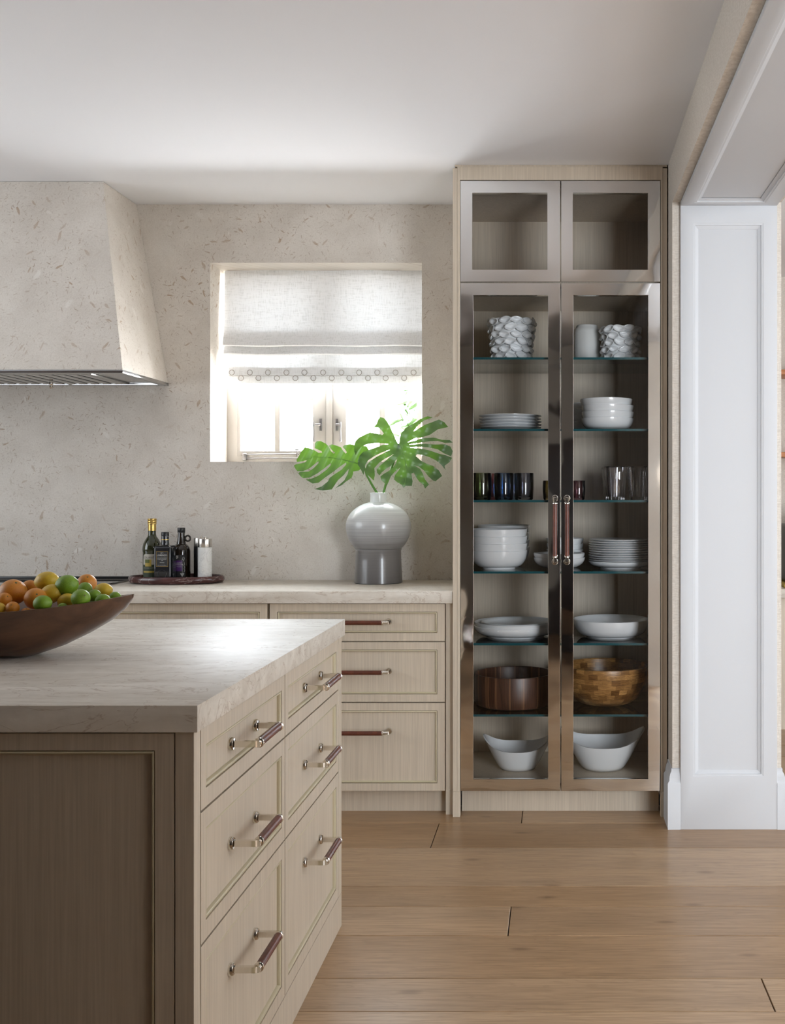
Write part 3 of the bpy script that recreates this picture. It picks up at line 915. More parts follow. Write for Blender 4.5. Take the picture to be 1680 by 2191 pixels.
# ================================================================== kitchen island
IX = -0.661          # right-hand face of the island carcass
IZ = 0.943
IN, IFAR = 1.962, 3.312
isl = thing('kitchen_island', (-1.7, 2.65, 0.0), 'bleached oak kitchen island with two banks of drawers', 'kitchen island')
build('body', MB().box(-2.9, IX-.0205, IN+.0205, IFAR-.012, 0.0, IZ-.0505), M['oak'], isl, smooth=0)
PI = P_isl(IX-.020)
banks = ((1.999, 2.6195), (2.6215, 3.264))
rowsz = ((0.7365, 0.8915), (0.487, 0.7345), (0.1045, 0.485))
for bi, (y0, y1) in enumerate(banks):
    for z0, z1 in rowsz:
        dr = drawer(isl, PI, y0, y1, z0, z1, border=0.029, bd=0.035, gap=0.0012)
        yc = {0: (2.207+2.385)/2, 1: 2.945}[bi]
        zc = {0.7365: 0.815, 0.487: 0.611, 0.1045: 0.352}[z0]
        handle(dr, (IX-.0095, yc, zc), (0, 1, 0), (1, 0, 0), 0.178 if bi == 0 else 0.19, 0.0575, 0.014)
build('corner_post', MB().box(IX-.0345, IX, IN, 1.997, 0.1035, IZ-.0505), M['oak'], isl, smooth=0, bevel=0.0008)
build('corner_post', MB().box(IX-.0345, IX, 3.2665, IFAR, 0.1035, IZ-.0505), M['oak'], isl, smooth=0, bevel=0.0008)
build('plinth', MB().box(IX-.0195, IX, IN, IFAR, 0.0, 0.1022), M['oak'], isl, smooth=0, bevel=0.0008)
# end panel facing the camera
PE = lambda u, o, z: (u, IN + 0.020 - o, z)
ep = drawer(isl, PE, -1.70, -0.6965, 0.1045, IZ-.0515, name='end_panel', border=0.0345, bd=0.031, gap=0.0012)
build('end_panel', MB().box(-2.89, -1.7005, IN, IN+.02, 0.1045, IZ-.0515), M['oak'], isl, smooth=0)
build('end_plinth', MB().box(-2.89, IX-.0200, IN, IN+.02, 0.0, 0.1032), M['oak'], isl, smooth=0)
tag(build('island_worktop', MB().box(-3.0, -0.652, 1.955, 3.322, IZ-.0497, IZ), M['quartzite'], bevel=0.002), 'thick pale quartzite worktop on the kitchen island', 'countertop')

# ================================================================== tall glass-fronted cabinet
CX0, CX1 = -0.4257, 0.4580
CF = 4.430           # face of the frame
IYB = 5.0            # inside face of the back panel
tc_ = thing('display_cabinet', (0.016, 4.73, 0.0), 'tall bleached oak cabinet with polished steel framed glass doors', 'cabinet')
DX0, DXM0, DXM1, DX1 = X(985.5, CF), 0.0175, 0.0213, X(1413, CF)
build('side_panel', MB().box(CX0, CX0+.018, CF+.001, 5.03, 0.104, 2.674), M['oak'], tc_, smooth=0, bevel=0.0006)
build('side_panel', MB().box(CX1-.018, CX1, CF+.001, 5.03, 0.104, 2.674), M['oak'], tc_, smooth=0, bevel=0.0006)
build('face_stile', MB().box(CX0+.0185, DX0-.0018, CF, CF+.02, 0.104, 2.680), M['oak'], tc_, smooth=0)
build('face_stile', MB().box(DX1+.0018, CX1-.0185, CF, CF+.02, 0.104, 2.680), M['oak'], tc_, smooth=0)
build('foot', MB().box(CX0, DX0-.0018, CF-.003, CF+.03, 0.0, 0.1035), M['oak'], tc_, smooth=0, bevel=0.0008)
build('foot', MB().box(DX1+.0018, CX1, CF-.003, CF+.03, 0.0, 0.1035), M['oak'], tc_, smooth=0, bevel=0.0008)
build('toe_kick', MB().box(DX0-.0015, DX1+.0015, 4.515, 4.53, 0.0, 0.1035), M['oak'], tc_, smooth=0)
build('top_rail', MB().box(DX0-.0016, DX1+.0016, CF, CF+.02, 2.6245, 2.680), M['oak'], tc_, smooth=0)
build('cornice', MB().box(CX0+.008, CX1, CF+.006, 5.03, 2.6805, 2.6885), M['oak'], tc_, smooth=0)
ii0, ii1 = CX0+.0185, CX1-.0185
build('back_panel', MB().box(ii0, ii1, IYB, IYB+.02, 0.1045, 2.62), M['oak'], tc_, smooth=0)
build('bottom_board', MB().box(ii0, ii1, 4.452, IYB-.0005, 0.112, 0.134), M['oak'], tc_, smooth=0)
build('divider_board', MB().box(ii0, ii1, 4.452, IYB-.0005, 2.181, 2.217), M['oak'], tc_, smooth=0)
build('top_board', MB().box(ii0, ii1, 4.452, IYB-.0005, 2.597, 2.620), M['oak'], tc_, smooth=0)
# glass shelves
SY0, SY1 = 4.475, 4.992
SH = [Z(py, SY0) for py in (767, 920, 1072.5, 1225, 1378.5, 1531)]
for z in SH:
    s = build('glass_shelf', MB().box(ii0+.001, ii1-.001, SY0+.003, SY1, z-.0045, z+.0045), M['shelf_glass'], tc_, smooth=0)
    build('polished_edge', MB().box(ii0+.001, ii1-.001, SY0, SY0+.0028, z-.0046, z+.0046), M['shelf_edge'], s, smooth=0)
    for x in (ii0+.008, ii1-.008):
        for y in (4.55, 4.93):
            build('shelf_pin', MB().box(x-.006, x+.006, y-.007, y+.007, z-.016, z-.0048).tube([(x-.008 if x < 0 else x+.008, y, z-.011), (x, y, z-.011)], .0035, 8), M['iron'], tc_, smooth=0)
ST = [z + .0046 for z in SH]
# doors: mirror steel frames with glass
PD = P_back(CF+.020)
def cab_door(x0, x1, z0, z1, h, handle_x=None):
    d = build('door', MB().ringframe(PD, (x0, x1, z0, z1), h, 0.0, 0.021), M['steel'], tc_, bevel=0.0008, smooth=0)
    y = CF + .010
    build('glass_pane', MB().add([(h[0]-.003, y, h[2]-.003), (h[1]+.003, y, h[2]-.003), (h[1]+.003, y, h[3]+.003), (h[0]-.003, y, h[3]+.003)], [(0,1,2,3)]), M['door_glass'], d, smooth=0, flip=False)
    if handle_x is not None:
        zt, zb = Z(1066, 4.41), Z(1202, 4.41)
        handle(d, (handle_x, CF-.0012, (zt+zb)/2), (0, 0, 1), (0, -1, 0), zt-zb, 0.042)
    return d
hx = lambda a, b_: (X(a, CF), X(b_, CF))
zu0, zu1 = Z(603, CF), Z(387, CF)
zl0, zl1 = Z(1692, CF), Z(606, CF)
cab_door(DX0, DXM0, zu0, zu1, hx(1011, 1171.5) + (Z(577, CF), Z(413, CF)))
cab_door(DXM1, DX1, zu0, zu1, hx(1226, 1386.5) + (Z(577, CF), Z(413, CF)))
cab_door(DX0, DXM0, zl0, zl1, hx(1013, 1173) + (Z(1667, CF), Z(632, CF)), X(1187.5, 4.40))
cab_door(DXM1, DX1, zl0, zl1, hx(1227, 1387) + (Z(1667, CF), Z(632, CF)), X(1213.5, 4.40))

# ------------------------------------------------------------------ crockery
def ordinal(k, n):
    # k counted from the top, 0-based
    if k == 0: return 'topmost'
    if k == n-1: return 'lowest'
    return ['', 'second from the top', 'third from the top', 'fourth from the top', 'fifth from the top', 'sixth from the top', 'seventh from the top', 'eighth from the top', 'ninth from the top', 'tenth from the top'][k]

def stack(name, cat, px, d, z0, n, step, prof, desc, place, group, mat='porcelain', jit=0.002, seed=1):
    r = random.Random(seed)
    first = None
    cx = X(px, d)
    for i in range(n):
        loc = Vector((cx + r.uniform(-jit, jit), d + r.uniform(-jit, jit), z0 + i*step + .0002))
        lab = f'{desc}, {ordinal(n-1-i, n)} of {place}'
        if first is None:
            first = build(name, MB().lathe(prof, 48, loc), M[mat], smooth=50)
            tag(first, lab, cat, group)
        else:
            c = first.copy(); COL.objects.link(c)
            c.location = loc; c['label'] = lab
            WL[c.name] = loc

def bowl_prof(R_, h, foot, t=0.004, fh=0.006):
    p = [(0, fh*0.6), (foot*0.9, fh*0.6), (foot*0.92, 0), (foot, 0), (foot*1.02, fh)]
    for k in range(1, 8):
        a = k/7*pi/2
        p.append((foot*1.02 + (R_-foot*1.02)*sin(a)**0.8, fh + (h-fh)*(1-cos(a))**0.9))
    p.append((R_ - t*0.5, h + t*0.35)); p.append((R_ - t, h))
    for k in range(6, 0, -1):
        a = k/7*pi/2
        p.append((foot*1.02 - t*.6 + (R_-t*1.2-foot*1.02)*sin(a)**0.8, fh + t + (h-fh-t)*(1-cos(a))**0.9))
    p.append((foot*0.7, fh + t)); p.append((0, fh + t))
    return p
def plate_prof(R_, h=0.016, foot=0.085):
    return [(0, 0.003), (foot*0.9, 0.003), (foot*0.93, 0), (foot, 0), (foot*1.05, 0.004), (R_*0.90, h*0.62), (R_, h*0.9), (R_*1.002, h), (R_*0.985, h), (R_*0.88, h*0.72), (foot*1.08, 0.0075), (foot*0.9, 0.006), (0, 0.006)]

# second shelf: plates, bowls
stack('side_plate', 'plate', 1092.5, 4.70, ST[1], 5, 0.0128, plate_prof(0.136, 0.019), 'white plate', 'the five-plate stack on the left', 'plates on the left of the second shelf', seed=3)
stack('cereal_bowl', 'bowl', 1299.5, 4.645, ST[1], 4, 0.0275, bowl_prof(0.113, 0.054, 0.066), 'white bowl', 'the front four-bowl stack below the petal vase', 'front bowls on the right of the second shelf', 'porcelain', 0.004, 5)
stack('cereal_bowl', 'bowl', 1262, 4.885, ST[1], 4, 0.0275, bowl_prof(0.105, 0.054, 0.062), 'half hidden white bowl', 'the rear second-shelf stack', 'rear bowls on the right of the second shelf', 'porcelain', 0.003, 6)
# fourth shelf
LB = bowl_prof(0.122, 0.080, 0.070, 0.005, 0.009)
stack('serving_bowl', 'bowl', 1068, 4.62, ST[3], 4, 0.0305, LB, 'deep white footed bowl', 'the front left stack below the tumblers', 'front deep bowls on the fourth shelf', 'porcelain', 0.0015, 7)
stack('serving_bowl', 'bowl', 1077, 4.872, ST[3], 4, 0.0330, bowl_prof(0.120, 0.082, 0.070, 0.005, 0.009), 'deep white footed bowl', 'the stack behind the front left bowls', 'rear deep bowls on the fourth shelf', 'porcelain', 0.0015, 8)
stack('rice_bowl', 'bowl', 1197, 4.61, ST[3], 2, 0.0190, bowl_prof(0.110, 0.050, 0.042), 'shallow white bowl', 'the pair behind the long door handles', 'bowl pair behind the door handles', 'porcelain', 0.001, 9)
stack('rice_bowl', 'bowl', 1209, 4.83, ST[3], 4, 0.0245, bowl_prof(0.083, 0.050, 0.036), 'small white bowl', 'the stack behind the shallow bowl pair', 'small bowls behind the door handles', 'porcelain', 0.001, 10)
stack('soup_plate', 'plate', 1328.5, 4.695, ST[3], 1, 0, bowl_prof(0.139, 0.030, 0.088), 'white rimmed soup plate under the dinner plates', 'the tall right stack', None)
for o in bpy.data.objects:
    if o.name.startswith('soup_plate'):
        o['label'] = 'white soup plate at the bottom of the tall dinner plate stack'
stack('dinner_plate', 'plate', 1328.5, 4.695, ST[3]+.0215, 10, 0.0099, plate_prof(0.139, 0.0165), 'white dinner plate', 'the ten-plate stack on the right', 'dinner plates on the right of the fourth shelf', seed=12)
# fifth shelf
stack('serving_platter', 'platter', 1104, 4.71, ST[4], 2, 0.016, bowl_prof(0.182, 0.047, 0.125, 0.005, 0.007), 'broad white footed platter', 'the two wide platters above the walnut bowl', 'wide platters on the fifth shelf', 'porcelain', 0.001, 13)
tag(build('oval_platter', MB().lathe(bowl_prof(0.155, 0.034, 0.10, 0.004, 0.004), 48, (X(1106, 4.70), 4.70, ST[4]+.0315)), M['porcelain'], smooth=50), 'smaller white platter nested in the two wide platters', 'platter')
tag(build('pasta_bowl', MB().lathe(bowl_prof(0.166, 0.076, 0.106, 0.005, 0.005), 56, (X(1308, 4.70), 4.70, ST[4]+.0002)), M['porcelain'], smooth=50), 'wide shallow white bowl above the olive wood bowl', 'bowl')
# sixth shelf
tag(build('walnut_salad_bowl', MB().lathe([(0, 0), (0.150, 0), (0.166, 0.006), (0.172, 0.018), (0.1745, 0.06), (0.1745, 0.135), (0.173, 0.139), (0.165, 0.139), (0.163, 0.135), (0.163, 0.03), (0.150, 0.016), (0, 0.014)], 64, (X(1100.5, 4.70), 4.70, ST[5]+.0002)), M['staves'], smooth=40), 'dark straight-sided walnut wood bowl', 'bowl')
pr = [(0, 0), (0.062, 0), (0.072, 0.004)]
for k in range(1, 11):
    a = k/10*pi/2
    pr.append((0.072 + 0.119*sin(a)**0.85, 0.004 + 0.164*(1-cos(a))**0.95))
pr += [(0.190, 0.172), (0.184, 0.173), (0.179, 0.169)]
for k in range(9, 0, -1):
    a = k/10*pi/2
    pr.append((0.062 + 0.117*sin(a)**0.85, 0.014 + 0.152*(1-cos(a))**0.95))
pr += [(0, 0.014)]
tag(build('olive_wood_bowl', MB().lathe(pr, 64, (X(1295, 4.705), 4.705, ST[5]+.0002)), M['olivewood'], smooth=40), 'round golden olive wood bowl of glued blocks', 'bowl')
# cabinet floor: two bowls with upswept ends
def swoop(name, px, d, hx_, hy, base, hmid, htip, label):
    c = (X(px, d), d, 0.1342)
    n = 64
    prof = []
    for k in range(11):
        t = k/10
        prof.append(('o', t))
    for k in range(10, -1, -1):
        prof.append(('i', k/10))
    vs, fs = [], []
    def pt(kind, t, a):
        sx = base + (hx_ - base)*(t**0.85)
        sy = base*0.92 + (hy - base*0.92)*(t**0.7)
        top = hmid + (htip - hmid)*abs(cos(a))**3.2
        z = top*t**1.0
        th = 0.006
        if kind == 'i':
            sx -= th; sy -= th
            z = max(0.012, z) if t < 1 else z
            if t == 0: z = 0.012
        return (c[0] + sx*cos(a), c[1] + sy*sin(a), c[2] + z)
    for kind, t in prof:
        for j in range(n):
            vs.append(pt(kind, t, 2*pi*j/n))
    m_ = len(prof)
    for i in range(m_-1):
        for j in range(n):
            fs.append((i*n+j, i*n+(j+1) % n, (i+1)*n+(j+1) % n, (i+1)*n+j))
    fs.append(tuple(range(n))); fs.append(tuple((m_-1)*n+j for j in range(n)))
    return tag(build(name, MB().add(vs, fs), M['porcelain'], smooth=50), label, 'bowl')
swoop('sweeping_bowl', 1108, 4.70, 0.152, 0.122, 0.076, 0.094, 0.146, 'smaller white bowl with upswept ends on the left cabinet floor')
swoop('sweeping_bowl', 1290, 4.705, 0.186, 0.145, 0.087, 0.115, 0.178, 'larger white bowl with upswept ends on the right cabinet floor')

# third shelf: tumblers
def tumbler(px, d, h, rb, rt, mat, label, group, taper=0.9):
    c = (X(px, d), d, ST[2]+.0002)
    t = 0.0025
    p = [(0, 0), (rb*0.86, 0), (rb*0.97, 0.004), (rb, h*0.10), (max(rb, rt)*1.01, h*0.45), (rt, h*0.98), (rt-t*.5, h), (rt-t, h*0.98), (max(rb, rt)*1.01-t, h*0.45), (rb-t, h*0.15), (rb*0.8, h*0.10), (0, h*0.10)]
    return tag(build('tumbler', MB().lathe(p, 36, c), M[mat], smooth=40), label, 'glass', group)
GT = 'coloured tumblers on the third shelf'
tumbler(1031, 4.62, 0.116, 0.040, 0.042, 'green_glass', 'large green glass tumbler at the left end of its shelf', GT)
tumbler(1078.5, 4.62, 0.116, 0.040, 0.042, 'blue_glass', 'large blue glass tumbler between the green and grey ones', GT)
tumbler(1121.5, 4.62, 0.116, 0.040, 0.042, 'grey_glass', 'large smoky grey glass tumbler right of the blue one', GT)
tumbler(1054, 4.76, 0.116, 0.040, 0.042, 'red_glass', 'dark red glass tumbler showing between the green and blue ones', GT)
tumbler(1097, 4.76, 0.116, 0.040, 0.042, 'blue_glass', 'deep blue glass tumbler half hidden behind the blue and grey ones', GT)
tumbler(1177, 4.62, 0.083, 0.029, 0.031, 'amber_glass', 'small amber glass tumbler beside the left door stile', GT)
tumbler(1237, 4.62, 0.083, 0.029, 0.031, 'plum_glass', 'small plum glass tumbler beside the right door stile', GT)
def fluted(px, d, label):
    h, rb, rt, n = 0.143, 0.040, 0.050, 48
    c = (X(px, d), d, ST[2]+.0002)
    mb = MB()
    prof = [(0, 0, 0), (rb, 0, 0), (rb+.001, .004, 1), (rt, h*.98, 1), (rt-.001, h, 0), (rt-.003, h*.98, 0), (rb-.003, .014, 0), (0, .014, 0)]
    vs, fs, rings = [], [], []
    for r, z, fl_ in prof:
        if r == 0:
            rings.append([len(vs)]); vs.append((c[0], c[1], c[2]+z)); continue
        rg = []
        for k in range(n):
            a = 2*pi*k/n
            rr = r*(1 + (0.02 if k % 2 else -0.02)*fl_)
            rg.append(len(vs)); vs.append((c[0]+rr*cos(a), c[1]+rr*sin(a), c[2]+z))
        rings.append(rg)
    for a, b_ in zip(rings[:-1], rings[1:]):
        for k in range(n):
            k2 = (k+1) % n
            if len(a) == 1: fs.append((a[0], b_[k2], b_[k]))
            elif len(b_) == 1: fs.append((a[k], a[k2], b_[0]))
            else: fs.append((a[k], a[k2], b_[k2], b_[k]))
    return tag(build('fluted_tumbler', mb.add(vs, fs), M['clear_glass'], smooth=20), label, 'glass', 'clear tumblers on the third shelf')
fluted(1316.5, 4.63, 'clear fluted tumbler nearer the middle of its shelf')
fluted(1367, 4.63, 'clear fluted tumbler against the right door stile')
fluted(1312, 4.78, 'clear fluted tumbler standing behind the front pair')

# top shelf: two vases covered in ceramic petals, a plain jar
pet = None
def petal_vase(px, d, rb, rt, h, nrow, ncol, ps, label):
    global pet
    c = Vector((X(px, d), d, ST[0]+.0002))
    t = thing('petal_vase', c, label, 'vase')
    build('body', MB().lathe([(0, 0), (rb*0.92, 0), (rb*0.94, h*0.05), (rb*0.90, h*0.1), (rt*0.90, h*0.93), (rt*0.86, h*0.93), (rb*0.85, h*0.12), (0, h*0.1)], 40, c), M['porcelain'], t, smooth=40)
    rs = random.Random(int(px))
    for i in range(nrow):
        f = (i+0.6)/nrow
        z = h*(0.07 + 0.86*f)
        rr = (rb + (rt-rb)*f)*0.92
        for j in range(ncol):
            a = 2*pi*(j + 0.5*(i % 2) + rs.uniform(-.09, .09))/ncol
            if pet is None:
                # a cupped, slightly two-lobed petal in the local x-z plane, facing -y
                n1, n2 = 4, 14
                vs = [(0, 0.004, 0)]
                for q in range(1, n1+1):
                    for k in range(n2):
                        b_ = 2*pi*k/n2
                        r = q/n1
                        rx = r*(1.0 + 0.10*cos(2*b_))
                        rz = r*0.66*(1.0 - 0.16*max(0, cos(b_-pi/2))**6)
                        vs.append((rx*cos(b_)*0.021, 0.004 - 0.011*r**2.4 + 0.0016*sin(3*b_)*r, rz*sin(b_)*0.021))
                fs = [(0, 1+k, 1+(k+1) % n2) for k in range(n2)]
                for q in range(n1-1):
                    for k in range(n2):
                        fs.append((1+q*n2+k, 1+(q+1)*n2+k, 1+(q+1)*n2+(k+1) % n2, 1+q*n2+(k+1) % n2))
                me = bpy.data.meshes.new('petal')
                me.from_pydata(vs, [], fs)
                for p in me.polygons: p.use_smooth = True
                me.materials.append(M['porcelain'])
                pet = me
            o = bpy.data.objects.new('petal', pet)
            COL.objects.link(o)
            o.parent = t
            o.location = (rr*cos(a), rr*sin(a), z + rs.uniform(-.002, .002))
            o.rotation_euler = (rs.uniform(-.42, .10), rs.uniform(-.30, .30), a + pi/2 + rs.uniform(-.25, .25))
            o.scale = (ps*rs.uniform(.92, 1.08),)*3
            md = o.modifiers.new('thickness', 'SOLIDIFY'); md.thickness = 0.003; md.offset = 1
petal_vase(1095, 4.745, 0.084, 0.104, 0.212, 6, 12, 1.24, 'larger white ceramic vase covered in petals, left top shelf')
petal_vase(1328, 4.74, 0.076, 0.087, 0.174, 5, 11, 1.16, 'smaller white ceramic vase covered in petals, right top shelf')
jp = [(0, 0), (0.054, 0), (0.058, 0.006), (0.0595, 0.02), (0.0595, 0.155), (0.056, 0.170), (0.049, 0.178), (0.047, 0.186), (0.044, 0.188), (0.042, 0.182), (0.044, 0.172), (0.052, 0.155), (0.054, 0.02), (0, 0.012)]
jc = (X(1256, 4.83), 4.83, ST[0]+.0002)
tag(build('ribbed_jar', MB().lathe(jp, 48, jc), M['matte_white'], smooth=40), 'plain white round jar left of the smaller petal vase', 'jar')

# ================================================================== vase with monstera leaves
VD = 4.87
vc = (X(810, VD), VD, TOPZ+.0003)
sv = F / VD
vz = lambda py: (1250 - py) / sv
vr = lambda w_: w_ / sv
prof = [(0, 0), (vr(49), 0), (vr(51), .003), (vr(50.5), vz(1240)), (vr(48.5), vz(1200)), (vr(48), vz(1181)), (vr(49.5), vz(1178))]
zc, rz = vz(1128.5), vz(1078) - vz(1128.5)
for k in range(0, 15):
    a = R(-45) + k/14*R(45 + 73)
    prof.append((vr(69)*cos(a), zc + (vr(68.5) if a < 0 else vr(53))*sin(a)))
prof += [(vr(18.5), vz(1078)), (vr(17.5), vz(1074)), (vr(17.3), vz(1062)), (vr(18), vz(1058)), (vr(17), vz(1057.4)), (vr(15.5), vz(1059)), (vr(15), vz(1076)), (0, vz(1080))]
vase = tag(build('ombre_vase', MB().lathe(prof, 64, vc), M['ombre'], smooth=40), 'round ceramic vase shading from white to grey by the window', 'vase')

def cp(p): return (620 + p[0]/4.667, 880 + p[1]/4.667)
def leaf(name, outline, base, tip, dfun, parent, ribs):
    pts = [cp(p) for p in outline]
    # resample the outline so the edge follows the curved blade
    edge = []
    for a, b_ in zip(pts, pts[1:] + pts[:1]):
        L = math.hypot(b_[0]-a[0], b_[1]-a[1])
        n = max(1, int(L/5))
        for k in range(n):
            edge.append((a[0] + (b_[0]-a[0])*k/n, a[1] + (b_[1]-a[1])*k/n))
    x0, x1 = min(p[0] for p in edge), max(p[0] for p in edge)
    y0, y1 = min(p[1] for p in edge), max(p[1] for p in edge)
    inner = []
    y = y0 + 2
    while y < y1:
        x = x0 + 2
        while x < x1:
            inner.append((x + (2 if int(y) % 2 else 0), y)); x += 5.0
        y += 5.0
    def inside(p):
        c = False
        n = len(edge)
        for i in range(n):
            a, b_ = edge[i], edge[i-1]
            if (a[1] > p[1]) != (b_[1] > p[1]) and p[0] < (b_[0]-a[0])*(p[1]-a[1])/(b_[1]-a[1]) + a[0]:
                c = not c
        return c
    inner = [p for p in inner if inside(p) and min((p[0]-e[0])**2 + (p[1]-e[1])**2 for e in edge) > 4]
    allp = [Vector(p) for p in edge + inner]
    res = delaunay_2d_cdt(allp, [], [list(range(len(edge)))], 1, 1e-4)
    vv, ff = res[0], res[2]
    vs = []
    for p in vv:
        d = dfun(p.x, p.y)
        vs.append((X(p.x, d), d, Z(p.y, d)))
    fs = []
    for f in ff:
        cx_ = sum(vv[i].x for i in f)/len(f); cy_ = sum(vv[i].y for i in f)/len(f)
        if inside((cx_, cy_)): fs.append(tuple(f))
    b = build(name, MB().add(vs, fs), M['monstera'], parent, smooth=180, flip=True)
    # ribs
    for line, r in ribs:
        pp = [cp(p) for p in line]
        q = []
        for (ax, ay), (bx, by) in zip(pp[:-1], pp[1:]):
            for k in range(4):
                u = k/4
                q.append((ax+(bx-ax)*u, ay+(by-ay)*u))
        q.append(pp[-1])
        w3 = []
        for (x, y) in q:
            d = dfun(x, y) - 0.0008
            w3.append((X(x, d), d, Z(y, d)))
        n = len(w3)
        build('rib', MB().tube(w3, [r*(1 - 0.7*i/(n-1)) for i in range(n)], 6), M['rib'], b)
    return b

O2 = [(1085,325),(1068,300),(1040,240),(1005,155),(970,95),(935,65),(905,60),(882,80),(868,125),(833,160),(880,162),(918,190),(940,222),
 (925,236),(870,222),(800,211),(755,230),(690,262),(655,300),(640,350),(645,400),(660,440),(680,395),(715,355),(770,330),(850,318),(930,318),(985,328),
 (930,336),(860,360),(790,385),(735,405),(700,440),(680,490),(680,535),(705,570),(738,637),(745,590),(756,532),(785,488),(845,448),(925,408),(1000,384),
 (940,418),(866,456),(808,494),(772,535),(752,585),(765,625),(800,655),(838,692),(850,640),(848,604),(846,566),(895,512),(955,472),(1040,428),
 (990,466),(945,505),(900,545),(868,582),(872,612),(896,640),(918,612),(955,580),(1010,545),(1056,495),(1075,474),
 (1060,520),(1035,556),(990,595),(935,628),(905,652),(915,690),(972,738),(990,700),(1010,650),(1050,604),(1105,560),
 (1088,592),(1052,635),(1042,680),(1075,710),(1120,735),(1140,765),(1155,745),(1220,745),(1228,700),(1215,622),(1240,612),
 (1258,650),(1292,700),(1335,735),(1352,772),(1392,732),(1350,680),(1328,620),(1302,575),(1240,538),
 (1285,550),(1340,590),(1385,650),(1430,690),(1455,700),(1522,645),(1490,590),(1430,545),(1370,525),(1310,492),(1258,448),
 (1270,428),(1330,436),(1400,460),(1460,490),(1510,530),(1560,590),(1546,545),(1600,505),(1622,464),(1560,440),(1480,420),(1400,392),(1320,374),(1200,362),
 (1290,352),(1400,362),(1480,380),(1540,420),(1612,450),(1628,400),(1606,352),(1550,330),(1450,332),(1350,325),(1190,332),
 (1280,316),(1400,298),(1480,296),(1550,316),(1628,312),(1600,288),(1520,285),(1440,262),(1330,270),(1180,310),
 (1250,268),(1310,262),(1400,235),(1480,180),(1583,157),(1545,110),(1490,82),(1420,110),(1350,135),(1290,172),(1238,200),
 (1280,142),(1340,92),(1428,62),(1380,50),(1320,70),(1240,120),(1160,165),(1115,215),(1100,270),(1095,315)]
O1 = [(745,530),(790,470),(800,400),(770,350),(720,340),(660,346),(630,331),(590,328),(545,340),(528,355),(556,385),(572,410),(558,423),(532,392),(512,360),
 (470,345),(420,330),(392,345),(420,385),(452,414),(438,423),(410,395),(385,345),(355,320),(310,298),(270,298),(252,320),(250,368),(318,398),(324,413),(288,416),(240,385),
 (200,368),(150,360),(115,400),(90,450),(68,484),(72,506),(118,502),(176,489),(150,512),(60,530),(42,542),(55,570),(75,598),(130,600),(200,568),(258,520),(290,496),(286,520),(240,568),(190,602),(100,607),
 (85,617),(105,645),(135,668),(200,662),(280,618),(350,566),(412,515),(412,536),(370,582),(290,642),(220,672),(160,682),(195,702),(230,722),(290,712),(345,668),(430,608),(500,553),(560,511),(566,530),(520,582),(450,628),(402,662),
 (380,702),(320,750),(248,777),(330,790),(420,780),(446,742),(480,690),(540,636),(572,596),(592,574),(580,625),(545,690),(455,768),(520,738),(562,702),(620,662),(634,622),(632,602),(690,592),(725,560)]
def d2(px, py):
    # blade tips towards the camera at its lower end and droops to both sides of the midrib
    v = (py - 950)/100.0
    mx = 853 + 0.10*(py - 950)
    s = (px - mx)/75.0
    return 4.79 - 0.055*v - 0.030*s*s + 0.012*sin(px*0.11 + py*0.05) + 0.006*sin(px*0.07 - py*0.23)
def d1(px, py):
    u = (px - 770)/140.0
    my = 993 + (px - 770)*0.105
    s = (py - my)/60.0
    return 4.855 + 0.025*u - 0.040*s*s - 0.02*max(0, s) + 0.010*sin(px*0.19 + py*0.10)
l2 = thing('monstera_stem', (X(812, VD), VD, Z(1062, VD)), 'front monstera stem with the large split leaf facing the room', 'leaf', 'monstera leaves in the vase')
ribs2 = [([(1095,325),(1130,400),(1150,480),(1162,560),(1165,640),(1145,755)], 0.0026)]
for e in [(905,75),(665,300),(700,520),(775,600),(885,600),(950,690),(1370,740),(1480,660),(1560,530),(1600,420),(1590,300),(1540,130),(1390,60)]:
    s0 = (1100 + (e[1]-300)*0.11, 330 + max(0, (e[1]-300))*0.42)
    ribs2.append(([s0, (s0[0]*.6+e[0]*.4, s0[1]*.6+e[1]*.4 - 8), e], 0.0009))
leaf('leaf_blade', O2, None, None, d2, l2, ribs2[:1])
def stemline(pp, dd, r0, r1, parent):
    q = [cp(p) for p in pp]
    w3 = [(X(x, d), d, Z(y, d)) for (x, y), d in zip(q, dd)]
    n = len(w3)
    build('petiole', MB().tube(w3, [r0 + (r1-r0)*i/(n-1) for i in range(n)], 12), M['stem'], parent, smooth=60)
stemline([(925, 930), (932, 830), (962, 720), (1020, 560), (1065, 420), (1092, 330)], [4.875, 4.875, 4.87, 4.855, 4.83, d2(*cp((1092, 330)))+.003], .0062, .0042, l2)
l1 = thing('monstera_stem', (X(808, VD), VD, Z(1062, VD)), 'rear monstera stem with the smaller leaf leaning left', 'leaf', 'monstera leaves in the vase')
leaf('leaf_blade', O1, None, None, d1, l1, [([(735,540),(640,510),(520,480),(400,462),(270,458),(120,470)], 0.0024)])
stemline([(905, 930), (880, 830), (820, 730), (770, 640), (740, 545)], [4.87, 4.87, 4.868, 4.865, d1(*cp((740, 545)))+.003], .0062, .0042, l1)

# ================================================================== marble tray with bottles and mills
TD = 4.875
tcx = X(378, TD)
tray = tag(build('marble_tray', MB().lathe([(0, 0), (0.19, 0), (0.207, 0.004), (0.215, 0.014), (0.213, 0.027), (0.206, 0.033), (0.200, 0.031), (0.196, 0.018), (0.188, 0.0125), (0, 0.0125)], 72, (tcx, TD, TOPZ+.0002), 1.0, 0.62), M['redmarble'], smooth=40), 'oval dark red veined marble tray under the bottles', 'tray')
TZ = TOPZ + 0.0129

